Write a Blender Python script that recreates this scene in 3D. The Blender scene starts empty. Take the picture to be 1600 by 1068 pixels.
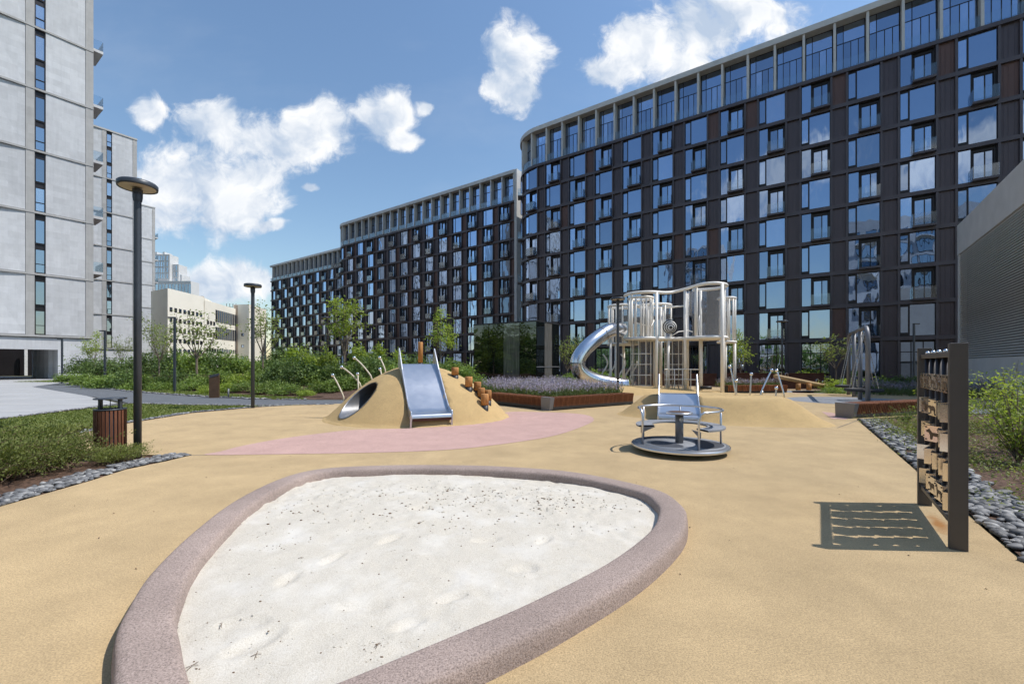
import bpy, bmesh, math, random
import numpy as np
from mathutils import Vector, Matrix
random.seed(7)
RNG = np.random.default_rng(7)
C = bpy.context.scene.collection
S = bpy.context.scene
R = math.radians

# ------------------------------------------------------------------ camera
CAM_H, F, HOR = 1.55, 682.0, 569.0        # eye height, focal length and horizon row (1600 px wide frame)
cam = bpy.data.objects.new('camera', bpy.data.cameras.new('camera'))
C.objects.link(cam)
cam.location = (0, 0, CAM_H); cam.rotation_euler = (R(90), 0, 0)
cam.data.sensor_width = 36; cam.data.lens = F / 1600 * 36
cam.data.shift_y = (HOR - 534) / 1600
cam.data.clip_start = 0.05; cam.data.clip_end = 6000
S.camera = cam

# ------------------------------------------------------------------ sky and sun
SUN_EL = 57.0
SUN_V = Vector((math.cos(R(SUN_EL)) * 0.998, -math.cos(R(SUN_EL)) * 0.05, math.sin(R(SUN_EL)))).normalized()
SKY_STRENGTH, SUN_STRENGTH = 0.128, 3.9
S.view_settings.view_transform = 'Standard'
S.view_settings.look = 'None'
S.view_settings.exposure = 0.2
S.view_settings.gamma = 1.0
S.view_settings.use_curve_mapping = False
S.cycles.use_denoising = True
S.cycles.max_bounces = 5
S.cycles.glossy_bounces = 4
S.cycles.adaptive_threshold = 0.03
S.cycles.transparent_max_bounces = 12
S.cycles.caustics_reflective = False
S.cycles.caustics_refractive = False

sun = bpy.data.objects.new('sun', bpy.data.lights.new('sun', 'SUN'))
C.objects.link(sun)
sun.data.energy = SUN_STRENGTH; sun.data.angle = R(0.53); sun.data.color = (1.0, 0.955, 0.89)
sun.rotation_euler = SUN_V.to_track_quat('Z', 'Y').to_euler()

W = bpy.data.worlds.new('World'); S.world = W; W.use_nodes = True
wn, wl = W.node_tree.nodes, W.node_tree.links
wn.clear()
def wnode(t, **k):
    n = wn.new(t)
    for a, b in k.items(): setattr(n, a, b)
    return n
def wmath(op, a, b=None, c=None, clamp=False):
    n = wnode('ShaderNodeMath', operation=op); n.use_clamp = clamp
    for i, v in enumerate((a, b, c)):
        if v is None: continue
        if isinstance(v, (int, float)): n.inputs[i].default_value = v
        else: wl.new(v, n.inputs[i])
    return n.outputs[0]
def wvec(op, a, b=None, c=None):
    n = wnode('ShaderNodeVectorMath', operation=op)
    for i, v in enumerate((a, b, c)):
        if v is None: continue
        if isinstance(v, (tuple, list)): n.inputs[i].default_value = v
        else: wl.new(v, n.inputs[i])
    return n.outputs['Value'] if op in ('LENGTH', 'DOT_PRODUCT') else n.outputs[0]
sky = wnode('ShaderNodeTexSky', sky_type='NISHITA')
sky.sun_disc = False
sky.sun_elevation = R(SUN_EL)
sky.sun_rotation = math.atan2(SUN_V.x, SUN_V.y)
sky.altitude = 0; sky.air_density = 1.5; sky.dust_density = 0.3; sky.ozone_density = 5.0
tc = wnode('ShaderNodeTexCoord')
sep = wnode('ShaderNodeSeparateXYZ'); wl.new(tc.outputs['Generated'], sep.inputs[0])
ay = wmath('MAXIMUM', wmath('ABSOLUTE', sep.outputs[1]), 0.02)
cmb = wnode('ShaderNodeCombineXYZ')
wl.new(wmath('DIVIDE', sep.outputs[0], ay), cmb.inputs[0])
wl.new(wmath('DIVIDE', sep.outputs[2], ay), cmb.inputs[1])
wl.new(wmath('MULTIPLY', wmath('SIGN', sep.outputs[1]), 8.0), cmb.inputs[2])
P0 = cmb.outputs[0]
def fbm(vec, scale, detail, rough, out='Fac'):
    n = wnode('ShaderNodeTexNoise'); n.inputs['Scale'].default_value = scale
    n.inputs['Detail'].default_value = detail; n.inputs['Roughness'].default_value = rough
    wl.new(vec, n.inputs['Vector']); return n.outputs[out]
warp = wvec('MULTIPLY', wvec('SUBTRACT', fbm(P0, 5.0, 3, .55, 'Color'), (.5, .5, .5)), (.16, .12, 0))
P = wvec('ADD', P0, warp)
# cumulus banks: (column, row, half-width, half-height) in the 1600x1068 frame, front then behind
BANKS = [(232,180,42,34),(330,195,72,42),(430,225,100,58),(512,195,82,55),(592,178,64,52),(632,205,34,22),
         (285,290,112,70),(365,318,92,52),(255,340,80,46),(395,275,60,40),(432,354,30,14),(345,438,84,36),(400,424,56,32),
         (800,88,62,62),(815,140,50,46),(772,125,44,32),(935,114,60,30),(1000,80,76,58),(1085,52,105,66),(1175,18,105,46),(1050,104,66,32),
         (663,163,20,10),(482,296,16,9)]
BACK = [(200,250,170,70),(520,330,150,50),(900,120,160,80),(1250,300,180,70),(1700,200,220,90)]
best = None
for sgn, lst in ((1, BANKS), (-1, BACK)):
    for (x, y, a, b) in lst:
        d = wvec('MULTIPLY_ADD', P, (F / a * 1.1, F / b * 1.1, 1.0), (-(x - 800) / a * 1.1, -(HOR - y) / b * 1.1, -8.0 * sgn))
        v = wmath('SUBTRACT', 1.0, wvec('LENGTH', d))
        best = v if best is None else wmath('SMOOTH_MAX', best, v, 0.35)
n1 = fbm(P, 7.0, 8, .64)
n2 = fbm(wvec('ADD', P, (.045, .075, 0)), 7.0, 4, .58)
dens = wmath('ADD', wmath('MULTIPLY', best, .95), wmath('MULTIPLY', wmath('SUBTRACT', n1, .5), 2.3))
mr = wnode('ShaderNodeMapRange', interpolation_type='SMOOTHSTEP'); wl.new(dens, mr.inputs[0])
mr.inputs[1].default_value = -0.12; mr.inputs[2].default_value = 0.40
alpha = mr.outputs[0]
# thin veil near the cumulus
veil = wmath('MULTIPLY', wmath('MULTIPLY', wmath('SUBTRACT', fbm(wvec('MULTIPLY', P0, (1, 2.6, 1)), 1.6, 5, .55), .5, clamp=True), 0.35), 1.0, clamp=True)
lit = wmath('ADD', .52, wmath('MULTIPLY', wmath('SUBTRACT', n1, n2), 3.6), clamp=True)
lit = wmath('SUBTRACT', lit, wmath('MULTIPLY', wmath('MAXIMUM', wmath('SUBTRACT', dens, .55), 0), 0.38), clamp=True)
cr = wnode('ShaderNodeMix', data_type='RGBA'); wl.new(lit, cr.inputs[0])
cr.inputs[6].default_value = (.50, .60, .75, 1); cr.inputs[7].default_value = (.98, .99, 1.0, 1)
bg_sky, bg_cl = wnode('ShaderNodeBackground'), wnode('ShaderNodeBackground')
wl.new(sky.outputs[0], bg_sky.inputs[0]); bg_sky.inputs[1].default_value = SKY_STRENGTH
wl.new(cr.outputs[2], bg_cl.inputs[0]); bg_cl.inputs[1].default_value = 0.92
up = wmath('MULTIPLY', wmath('ADD', sep.outputs[2], 0.0), 40.0, clamp=True)
fac = wmath('MULTIPLY', wmath('MAXIMUM', wmath('MULTIPLY', alpha, .96), veil), up)
mx = wnode('ShaderNodeMixShader'); wl.new(fac, mx.inputs[0]); wl.new(bg_sky.outputs[0], mx.inputs[1]); wl.new(bg_cl.outputs[0], mx.inputs[2])
wo = wnode('ShaderNodeOutputWorld'); wl.new(mx.outputs[0], wo.inputs[0])
W.cycles.sampling_method = 'NONE'

# ------------------------------------------------------------------ helpers
def G(px, py, h=0.0):
    """point on the horizontal plane at height h that is seen at this place in the frame"""
    Y = F * (CAM_H - h) / (py - HOR)
    return Vector(((px - 800) / F * Y, Y, h))
def A(px, py, Y):
    return Vector(((px - 800) / F * Y, Y, CAM_H + (HOR - py) / F * Y))

class NT:
    """small wrapper to write node materials"""
    def __init__(s, name):
        s.m = bpy.data.materials.new(name); s.m.use_nodes = True
        s.n, s.l = s.m.node_tree.nodes, s.m.node_tree.links
        s.b = s.n['Principled BSDF']; s.out = s.n['Material Output']
        s.tc = s.n.new('ShaderNodeTexCoord')
    def node(s, t, **k):
        n = s.n.new(t)
        for a, b in k.items(): setattr(n, a, b)
        return n
    def put(s, sock, v):
        if isinstance(v, bpy.types.NodeSocket): s.l.new(v, sock)
        elif isinstance(v, (tuple, list)) and len(v) == 3 and sock.type == 'RGBA': sock.default_value = (*v, 1)
        else: sock.default_value = v
    def noise(s, scale, detail=4, rough=.55, vec=None, out='Fac', stretch=None):
        n = s.node('ShaderNodeTexNoise'); n.inputs['Scale'].default_value = scale
        n.inputs['Detail'].default_value = detail; n.inputs['Roughness'].default_value = rough
        v = vec or s.tc.outputs['Object']
        if stretch:
            mp = s.node('ShaderNodeMapping'); mp.inputs['Scale'].default_value = stretch
            s.l.new(v, mp.inputs[0]); v = mp.outputs[0]
        s.l.new(v, n.inputs['Vector']); return n.outputs[out]
    def voro(s, scale, feature='F1', out='Distance'):
        n = s.node('ShaderNodeTexVoronoi', feature=feature); n.inputs['Scale'].default_value = scale
        s.l.new(s.tc.outputs['Object'], n.inputs['Vector']); return n.outputs[out]
    def ramp(s, fac, stops):
        n = s.node('ShaderNodeValToRGB'); s.l.new(fac, n.inputs[0])
        e = n.color_ramp.elements
        while len(e) < len(stops): e.new(.5)
        for el, (p, c) in zip(e, stops):
            el.position = p; el.color = (*c, 1) if len(c) == 3 else c
        return n.outputs[0]
    def mix(s, fac, a, b, mode='MIX'):
        n = s.node('ShaderNodeMix', data_type='RGBA', blend_type=mode)
        s.put(n.inputs[0], fac); s.put(n.inputs[6], a); s.put(n.inputs[7], b); return n.outputs[2]
    def math(s, op, a, b=0.0, clamp=False):
        n = s.node('ShaderNodeMath', operation=op); n.use_clamp = clamp
        s.put(n.inputs[0], a); s.put(n.inputs[1], b); return n.outputs[0]
    def bump(s, h, strength=.4, dist=.01):
        n = s.node('ShaderNodeBump'); n.inputs['Strength'].default_value = strength; n.inputs['Distance'].default_value = dist
        s.l.new(h, n.inputs['Height']); s.l.new(n.outputs[0], s.b.inputs['Normal']); return n.outputs[0]
    def set(s, color=None, rough=None, metal=None, spec=None):
        if color is not None: s.put(s.b.inputs['Base Color'], color)
        if rough is not None: s.put(s.b.inputs['Roughness'], rough)
        if metal is not None: s.put(s.b.inputs['Metallic'], metal)
        if spec is not None: s.put(s.b.inputs['Specular IOR Level'], spec)
        return s.m
def shade(c, k): return tuple(min(1, v * k) for v in c)

def speckle(name, c, grain=115, dark=.62, light=1.28, big=.12, bump=.5, rough=.9, sheen=.0):
    """bonded rubber granulate: fine speckle, faint large blotches, pores"""
    t = NT(name)
    g = t.noise(grain, 2, .7)
    col = t.ramp(g, [(.30, shade(c, dark)), (.50, c), (.70, shade(c, light))])
    b1 = t.noise(1.1, 5, .6)
    col = t.mix(1.0, col, t.ramp(b1, [(.3, (1 - big,) * 3), (.7, (1 + 0 * big,) * 3)]), 'MULTIPLY')
    st = t.noise(.35, 6, .65)
    col = t.mix(t.math('MULTIPLY', t.math('SUBTRACT', st, .52, True), 1.3), col, shade(c, .72))
    wear = t.noise(2.6, 6, .7)
    col = t.mix(1.0, col, t.ramp(wear, [(.3, (.91,) * 3), (.7, (1.05,) * 3)]), 'MULTIPLY')
    mid = t.noise(38, 3, .6)
    col = t.mix(1.0, col, t.ramp(mid, [(.25, (.86,) * 3), (.75, (1.06,) * 3)]), 'MULTIPLY')
    h = t.math('ADD', g, t.math('MULTIPLY', mid, .8))
    t.b.inputs['Diffuse Roughness'].default_value = .22
    if sheen:
        t.b.inputs['Sheen Weight'].default_value = sheen; t.b.inputs['Sheen Roughness'].default_value = .3
    t.bump(h, bump, .006)
    return t.set(col, rough, spec=.25)
def plain(name, c, rough=.6, metal=0., var=.15, scale=3., bump=0., stretch=None, spec=.5):
    t = NT(name)
    n = t.noise(scale, 5, .6, stretch=stretch)
    col = t.ramp(n, [(.25, shade(c, 1 - var)), (.75, shade(c, 1 + var))])
    if bump: t.bump(t.noise(scale * 12, 4, .6, stretch=stretch), bump, .004)
    r = t.math('ADD', t.math('MULTIPLY', t.noise(scale * 4, 3), .08), rough - .04)
    return t.set(col, r, metal, spec)
def leafmat(name, c1, c2, trans=.35):
    t = NT(name)
    g = t.node('ShaderNodeNewGeometry')
    col = t.ramp(g.outputs['Random Per Island'], [(0., c1), (.55, tuple((a + b) / 2 for a, b in zip(c1, c2))), (1., c2)])
    oi = t.node('ShaderNodeObjectInfo')
    col = t.mix(1.0, col, t.ramp(oi.outputs['Random'], [(0, (.8, .8, .8)), (1, (1.12, 1.12, 1.12))]), 'MULTIPLY')
    t.set(col, .55, spec=.3)
    tr = t.node('ShaderNodeBsdfTranslucent'); t.l.new(t.mix(1.0, col, (1.25, 1.3, .6), 'MULTIPLY'), tr.inputs[0])
    ms = t.node('ShaderNodeMixShader'); ms.inputs[0].default_value = trans
    t.l.new(t.b.outputs[0], ms.inputs[1]); t.l.new(tr.outputs[0], ms.inputs[2]); t.l.new(ms.outputs[0], t.out.inputs[0])
    return t.m
def mirror_glass(name, tint=(.54, .69, .95), refl=.50, dark=(.012, .015, .02), wobble=.03, wscale=.35, inside=.10):
    """coated window glass: reflects what stands opposite, dark room behind"""
    t = NT(name)
    oi = t.node('ShaderNodeObjectInfo')
    va = t.node('ShaderNodeVectorMath', operation='ADD'); t.l.new(t.tc.outputs['Object'], va.inputs[0])
    sc = t.node('ShaderNodeVectorMath', operation='SCALE'); t.l.new(oi.outputs['Location'], sc.inputs[0]); sc.inputs['Scale'].default_value = .731
    t.l.new(sc.outputs[0], va.inputs[1])
    n = t.noise(wscale, 2, .5, vec=va.outputs[0], stretch=(1.6, 1.6, .7))
    bp = t.node('ShaderNodeBump'); bp.inputs['Strength'].default_value = wobble; bp.inputs['Distance'].default_value = 1.0
    t.l.new(n, bp.inputs['Height'])
    gl = t.node('ShaderNodeBsdfGlossy'); gl.inputs['Roughness'].default_value = .015; t.put(gl.inputs['Color'], tint); t.l.new(bp.outputs[0], gl.inputs['Normal'])
    df = t.node('ShaderNodeBsdfDiffuse')
    cur = t.noise(3.0, 2, .5, vec=va.outputs[0], stretch=(6, 6, .3))
    c = t.mix(t.math('MULTIPLY', t.math('GREATER_THAN', oi.outputs['Random'], .72), t.math('MULTIPLY', cur, 1.0)), dark, (inside * 2.4, inside * 2.3, inside * 2.1))
    t.l.new(c, df.inputs[0])
    lw = t.node('ShaderNodeLayerWeight'); lw.inputs['Blend'].default_value = .35; t.l.new(bp.outputs[0], lw.inputs['Normal'])
    f = t.math('ADD', t.math('MULTIPLY', lw.outputs['Fresnel'], .6), t.math('ADD', t.math('MULTIPLY', oi.outputs['Random'], refl * .5), refl * .75), True)
    ms = t.node('ShaderNodeMixShader'); t.l.new(f, ms.inputs[0]); t.l.new(df.outputs[0], ms.inputs[1]); t.l.new(gl.outputs[0], ms.inputs[2])
    t.l.new(ms.outputs[0], t.out.inputs[0]); return t.m
def clear_glass(name, alpha=.25, tint=(.75, .85, .9)):
    t = NT(name)
    tr = t.node('ShaderNodeBsdfTransparent'); t.put(tr.inputs[0], tint)
    gl = t.node('ShaderNodeBsdfGlossy'); gl.inputs['Roughness'].default_value = .03
    lw = t.node('ShaderNodeLayerWeight'); lw.inputs['Blend'].default_value = .3
    f = t.math('ADD', t.math('MULTIPLY', lw.outputs['Fresnel'], .7), alpha, True)
    ms = t.node('ShaderNodeMixShader'); t.l.new(f, ms.inputs[0]); t.l.new(tr.outputs[0], ms.inputs[1]); t.l.new(gl.outputs[0], ms.inputs[2])
    t.l.new(ms.outputs[0], t.out.inputs[0]); return t.m
def woodmat(name, c):
    t = NT(name)
    n = t.noise(6, 6, .65, stretch=(5, 5, .5))
    oi = t.node('ShaderNodeObjectInfo')
    col = t.ramp(n, [(.28, shade(c, .6)), (.5, c), (.75, shade(c, 1.3))])
    col = t.mix(1.0, col, t.ramp(oi.outputs['Random'], [(0, (.78,) * 3), (1, (1.15,) * 3)]), 'MULTIPLY')
    g = t.node('ShaderNodeNewGeometry')
    col = t.mix(1.0, col, t.ramp(g.outputs['Random Per Island'], [(0, (.75,) * 3), (1, (1.15,) * 3)]), 'MULTIPLY')
    t.bump(n, .3, .003)
    return t.set(col, .65, spec=.3)
def stonemat(name, c, row=.62, brick=1.25, var=.06, joint=.9):
    """large pale stone slabs with hairline joints and slight tone changes from slab to slab"""
    t = NT(name)
    sp = t.node('ShaderNodeSeparateXYZ'); t.l.new(t.tc.outputs['Object'], sp.inputs[0])
    cb = t.node('ShaderNodeCombineXYZ'); t.l.new(sp.outputs[0], cb.inputs[0]); t.l.new(sp.outputs[2], cb.inputs[1])
    br = t.node('ShaderNodeTexBrick'); t.l.new(cb.outputs[0], br.inputs['Vector'])
    br.inputs['Scale'].default_value = 1.0; br.inputs['Brick Width'].default_value = brick; br.inputs['Row Height'].default_value = row
    br.inputs['Mortar Size'].default_value = .008; br.inputs['Mortar Smooth'].default_value = .3
    t.put(br.inputs['Color1'], shade(c, 1 - var)); t.put(br.inputs['Color2'], shade(c, 1 + var)); t.put(br.inputs['Mortar'], shade(c, joint))
    oi = t.node('ShaderNodeObjectInfo')
    n = t.noise(1.3, 6, .65)
    stk = t.noise(1.1, 5, .6, stretch=(4, 4, .25))
    base = t.mix(1.0, br.outputs[0], t.ramp(oi.outputs['Random'], [(0, (.94,) * 3), (1, (1.05,) * 3)]), 'MULTIPLY')
    base = t.mix(1.0, base, t.ramp(stk, [(.3, (.93,) * 3), (.7, (1.03,) * 3)]), 'MULTIPLY')
    col = t.mix(1.0, base, t.ramp(n, [(.25, (.88,) * 3), (.7, (1.04,) * 3)]), 'MULTIPLY')
    return t.set(col, .8, spec=.25)

M = {}
M['rubber'] = speckle('rubber_yellow', (.56, .412, .23), big=.2, bump=.3)
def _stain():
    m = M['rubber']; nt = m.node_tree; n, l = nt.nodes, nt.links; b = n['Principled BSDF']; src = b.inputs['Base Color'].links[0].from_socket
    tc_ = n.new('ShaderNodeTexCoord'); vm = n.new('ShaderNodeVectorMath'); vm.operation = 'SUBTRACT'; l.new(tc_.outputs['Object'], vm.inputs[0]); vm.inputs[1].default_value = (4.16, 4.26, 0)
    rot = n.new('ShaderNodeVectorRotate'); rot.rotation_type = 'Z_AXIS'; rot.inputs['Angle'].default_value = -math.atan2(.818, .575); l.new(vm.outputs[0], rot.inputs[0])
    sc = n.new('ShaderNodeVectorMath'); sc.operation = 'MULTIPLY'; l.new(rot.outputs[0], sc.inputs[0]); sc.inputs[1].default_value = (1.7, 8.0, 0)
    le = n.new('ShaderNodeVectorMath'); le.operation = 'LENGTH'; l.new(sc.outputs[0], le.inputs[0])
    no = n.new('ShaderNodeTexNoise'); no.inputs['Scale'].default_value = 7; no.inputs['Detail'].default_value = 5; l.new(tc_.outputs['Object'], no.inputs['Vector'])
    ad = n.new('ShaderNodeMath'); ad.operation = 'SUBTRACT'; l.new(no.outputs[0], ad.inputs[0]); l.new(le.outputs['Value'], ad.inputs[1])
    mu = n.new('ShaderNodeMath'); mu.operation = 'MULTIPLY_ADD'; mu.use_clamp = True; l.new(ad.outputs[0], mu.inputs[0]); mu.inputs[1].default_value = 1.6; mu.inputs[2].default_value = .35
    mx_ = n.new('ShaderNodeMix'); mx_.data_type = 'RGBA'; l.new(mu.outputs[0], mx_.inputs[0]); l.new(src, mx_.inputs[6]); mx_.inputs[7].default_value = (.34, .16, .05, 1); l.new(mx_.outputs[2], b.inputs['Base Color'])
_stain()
M['rubber_mound'] = speckle('rubber_mound', (.60, .425, .205), big=.12, bump=.3)
M['rubber_pink'] = speckle('rubber_pink', (.57, .375, .33), big=.1, bump=.3)
M['rubber_grey'] = speckle('rubber_grey', (.30, .31, .33), big=.12)
M['rim'] = speckle('rubber_rim', (.425, .335, .295), grain=105, dark=.5, light=1.32, big=.22, bump=.7)
M['asphalt'] = speckle('asphalt', (.15, .16, .175), grain=120, big=.15)
M['soil'] = speckle('mulch', (.14, .085, .06), grain=22, dark=.35, light=1.8, big=.4, bump=1.0)
M['earth'] = speckle('earth', (.10, .10, .06), grain=8, big=.4)
M['bronze'] = plain('bronze_metal', (.088, .074, .080), .42, .35, .18, .6)
M['bronze_red'] = plain('bronze_panel', (.082, .064, .070), .38, .35, .3, .45, stretch=(1, 1, .4))
M['bronze_dk'] = plain('bronze_frame', (.022, .019, .021), .4, .4, .15, 1.)
M['bronze_warm'] = plain('bronze_panel_warm', (.12, .066, .055), .45, .3, .3, .5, stretch=(1, 1, .4))
M['void'] = plain('dark_interior', (.008, .008, .009), .9)
M['concrete_trim'] = plain('concrete_trim', (.54, .535, .525), .85, 0, .1, 1.2)
M['concrete_light'] = plain('pale_concrete', (.60, .59, .57), .88, 0, .1, .8, .2)
M['concrete'] = plain('concrete', (.43, .425, .415), .88, 0, .1, .8, .2)
M['slab'] = plain('concrete_slabs', (.385, .385, .385), .85, 0, .14, .5, .2)
M['stone'] = stonemat('pale_stone', (.56, .57, .585))
M['stone_strip'] = stonemat('grey_stone', (.42, .415, .405), row=.9, brick=.9, var=.06)
M['cream'] = plain('cream_render', (.88, .84, .73), .85, 0, .05, .4)
M['cream_dk'] = plain('tan_render', (.48, .38, .30), .85, 0, .05, .4)
M['white_stone'] = plain('white_cladding', (.58, .58, .58), .8, 0, .06, .4)
M['glass'] = mirror_glass('window_glass')
M['glass_far'] = mirror_glass('window_glass_far', refl=.17, wobble=.05)
M['glass_blue'] = mirror_glass('window_glass_blue', tint=(.72, .84, .98), refl=.42, wobble=.02)
M['glass_dark'] = mirror_glass('pavilion_glass', tint=(.75, .82, .82), refl=.10, dark=(.006, .008, .008), wobble=.02)
M['rail_glass'] = clear_glass('railing_glass', .06, (.86, .91, .94))
M['mesh'] = clear_glass('perforated_sheet', .1)
M['steel'] = plain('brushed_steel', (.66, .67, .69), .34, 1., .05, 1.2)
M['tunnel'] = plain('tunnel_steel', (.27, .275, .285), .35, .6, .15, 2.)
M['steel_tube'] = plain('polished_steel', (.66, .67, .69), .22, 1., .07, 3., .05)
M['chrome'] = plain('chrome_ball', (.8, .8, .8), .15, 1., .02)
M['grey_paint'] = plain('grey_paint', (.17, .175, .19), .45, .2, .08)
M['lamp_paint'] = plain('lamp_paint', (.055, .065, .08), .42, .2, .12, 6)
M['lamp_lens'] = plain('lamp_lens', (.50, .45, .36), .5, 0, .06)
M['black'] = plain('black_rubber', (.018, .018, .02), .6)
M['chain'] = plain('chain_steel', (.35, .35, .37), .35, .9)
M['beige_paint'] = plain('beige_paint', (.87, .84, .78), .5, 0, .04)
M['post_beige'] = plain('pale_post', (.62, .56, .44), .6, 0, .1)
M['wood'] = woodmat('bench_wood', (.22, .085, .04))
M['wood_post'] = woodmat('post_wood', (.46, .22, .075))
M['wood_beam'] = woodmat('beam_wood', (.52, .36, .19))
M['bin_wood'] = woodmat('bin_wood', (.16, .065, .036))
M['corten'] = plain('corten', (.13, .055, .035), .8, .2, .35, 2.5)
M['frame_paint'] = plain('taupe_paint', (.085, .076, .070), .5, .15, .08, 5)
M['sign_brown'] = plain('sign_brown', (.10, .055, .03), .6, .1, .3, 4)
M['plate'] = plain('mirror_plate', (.72, .64, .54), .14, .85, .1, 5)
M['silhouette'] = plain('silhouette_print', (.10, .06, .03), .6)
M['white_paint'] = plain('white_paint', (.75, .75, .74), .5)
M['black_paint'] = plain('black_paint', (.02, .02, .022), .5)
M['bark'] = plain('bark', (.19, .15, .115), .9, 0, .3, 14, .4)
M['louvre_back'] = plain('louvre_back', (.32, .315, .305), .8)
M['louvre'] = plain('louvre_metal', (.80, .79, .765), .6, .2, .06)
M['leaf_tree'] = leafmat('leaf_lime', (.20, .28, .055), (.42, .50, .12), 0.45)
M['leaf_pale'] = leafmat('leaf_pale', (.19, .25, .075), (.37, .43, .16), 0.45)
M['leaf_dark'] = leafmat('leaf_dark', (0.081, 0.131, 0.044), (0.213, 0.300, 0.100), 0.3)
M['leaf_mid'] = leafmat('leaf_mid', (0.115, 0.184, 0.046), (0.287, 0.380, 0.103), 0.35)
M['leaf_juniper'] = leafmat('leaf_juniper', (.13, .16, .045), (.33, .37, .12), .35)
M['leaf_bright'] = leafmat('leaf_bright', (.21, .29, .05), (.42, .50, .12), 0.45)
M['grass'] = leafmat('grass_blades', (.11, .15, .035), (.26, .29, .09), 0.3)
M['lavender_green'] = leafmat('lavender_green', (.09, .13, .05), (.20, .25, .10), .3)
M['lavender'] = leafmat('lavender_flower', (.27, .23, .36), (.50, .44, .60), .3)
M['twig'] = plain('twig', (.16, .11, .07), .9)

class MB:
    def __init__(s): s.v = []; s.f = []; s.sm = []
    def add(s, vs, fs, smooth=False):
        o = len(s.v); s.v += [tuple(v) for v in vs]
        s.f += [tuple(i + o for i in f) for f in fs]; s.sm += [smooth] * len(fs); return s
    def box(s, x0, x1, y0, y1, z0, z1):
        vs = [(x, y, z) for z in (z0, z1) for y in (y0, y1) for x in (x0, x1)]
        return s.add(vs, [(0,2,3,1),(4,5,7,6),(0,1,5,4),(2,6,7,3),(0,4,6,2),(1,3,7,5)])
    def obox(s, p, ax, ay, az):
        """box centred at p with half-axes ax, ay, az"""
        p = Vector(p); ax, ay, az = Vector(ax), Vector(ay), Vector(az)
        vs = [p + ax * i + ay * j + az * k for k in (-1, 1) for j in (-1, 1) for i in (-1, 1)]
        return s.add(vs, [(0,2,3,1),(4,5,7,6),(0,1,5,4),(2,6,7,3),(0,4,6,2),(1,3,7,5)])
    def tube(s, path, r, n=10, cap=True, flat=1.0):
        path = [Vector(p) for p in path]
        rs = r if isinstance(r, (list, tuple)) else [r] * len(path)
        t0 = (path[1] - path[0]).normalized()
        u = t0.orthogonal().normalized() if abs(t0.z) > .99 else t0.cross(Vector((0, 0, 1))).normalized()
        vs = []
        for i, p in enumerate(path):
            t = (path[min(i + 1, len(path) - 1)] - path[max(i - 1, 0)]).normalized()
            u = (u - t * u.dot(t)).normalized(); w = t.cross(u)
            for k in range(n):
                a = 2 * math.pi * k / n
                vs.append(p + u * math.cos(a) * rs[i] + w * math.sin(a) * rs[i] * flat)
        fs = [(i * n + k, i * n + (k + 1) % n, (i + 1) * n + (k + 1) % n, (i + 1) * n + k) for i in range(len(path) - 1) for k in range(n)]
        s.add(vs, fs, True)
        if cap:
            o = len(s.v) - len(vs)
            s.f.append(tuple(o + k for k in range(n - 1, -1, -1))); s.sm.append(False)
            s.f.append(tuple(o + (len(path) - 1) * n + k for k in range(n))); s.sm.append(False)
        return s
    def cyl(s, p0, p1, r, n=14, r1=None): return s.tube([p0, p1], [r, r if r1 is None else r1], n)
    def lathe(s, prof, c=(0, 0, 0), n=32, smooth=True, a0=0, a1=360):
        full = abs(a1 - a0) >= 360; m = n if full else n + 1
        vs = []
        for k in range(m):
            a = R(a0 + (a1 - a0) * k / n)
            vs += [(c[0] + r * math.cos(a), c[1] + r * math.sin(a), c[2] + z) for r, z in prof]
        L = len(prof)
        fs = [(k * L + j, ((k + 1) % m) * L + j, ((k + 1) % m) * L + j + 1, k * L + j + 1) for k in range(n) for j in range(L - 1)]
        return s.add(vs, fs, smooth)
    def sphere(s, c, r, n=14, m=8, sc=(1, 1, 1)):
        prof = [(max(1e-4, math.sin(math.pi * j / m)) * r, -math.cos(math.pi * j / m) * r) for j in range(m + 1)]
        o = len(s.v); s.lathe(prof, (0, 0, 0), n)
        for i in range(o, len(s.v)):
            x, y, z = s.v[i]; s.v[i] = (c[0] + x * sc[0], c[1] + y * sc[1], c[2] + z * sc[2])
        return s
    def prism(s, poly, z0, z1, smooth=False):
        n = len(poly)
        vs = [(p[0], p[1], z0) for p in poly] + [(p[0], p[1], z1) for p in poly]
        s.add(vs, [tuple(range(n - 1, -1, -1)), tuple(range(n, 2 * n))])
        o = len(s.v) - 2 * n
        s.f += [(o + i, o + (i + 1) % n, o + n + (i + 1) % n, o + n + i) for i in range(n)]; s.sm += [smooth] * n
        return s
    def sheet(s, poly, z): return s.add([(p[0], p[1], z) for p in poly], [tuple(range(len(poly)))])
    def mesh(s, name, mat):
        me = bpy.data.meshes.new(name); me.from_pydata(s.v, [], s.f)
        me.polygons.foreach_set('use_smooth', s.sm)
        me.materials.append(M[mat] if isinstance(mat, str) else mat); me.update()
        bm = bmesh.new(); bm.from_mesh(me); bmesh.ops.recalc_face_normals(bm, faces=bm.faces); bm.to_mesh(me); bm.free()
        return me
    def build(s, name, mat, parent=None, origin=None, bevel=0, kind=None):
        """link as one object; origin: world place of the parent, taken off the vertices"""
        if origin is not None:
            ox, oy, oz = origin; s.v = [(x - ox, y - oy, z - oz) for x, y, z in s.v]
        o = bpy.data.objects.new(name, s.mesh(name, mat)); C.objects.link(o); o.parent = parent
        if bevel:
            b = o.modifiers.new('bevel', 'BEVEL'); b.width = bevel; b.segments = 2; b.limit_method = 'ANGLE'; b.angle_limit = R(40)
        if kind: o['kind'] = kind
        return o
def link(name, me, parent=None, loc=(0, 0, 0), rz=0, sc=None):
    o = bpy.data.objects.new(name, me); C.objects.link(o); o.parent = parent
    o.location = loc; o.rotation_euler = (0, 0, rz)
    if sc is not None: o.scale = sc
    return o
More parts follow.
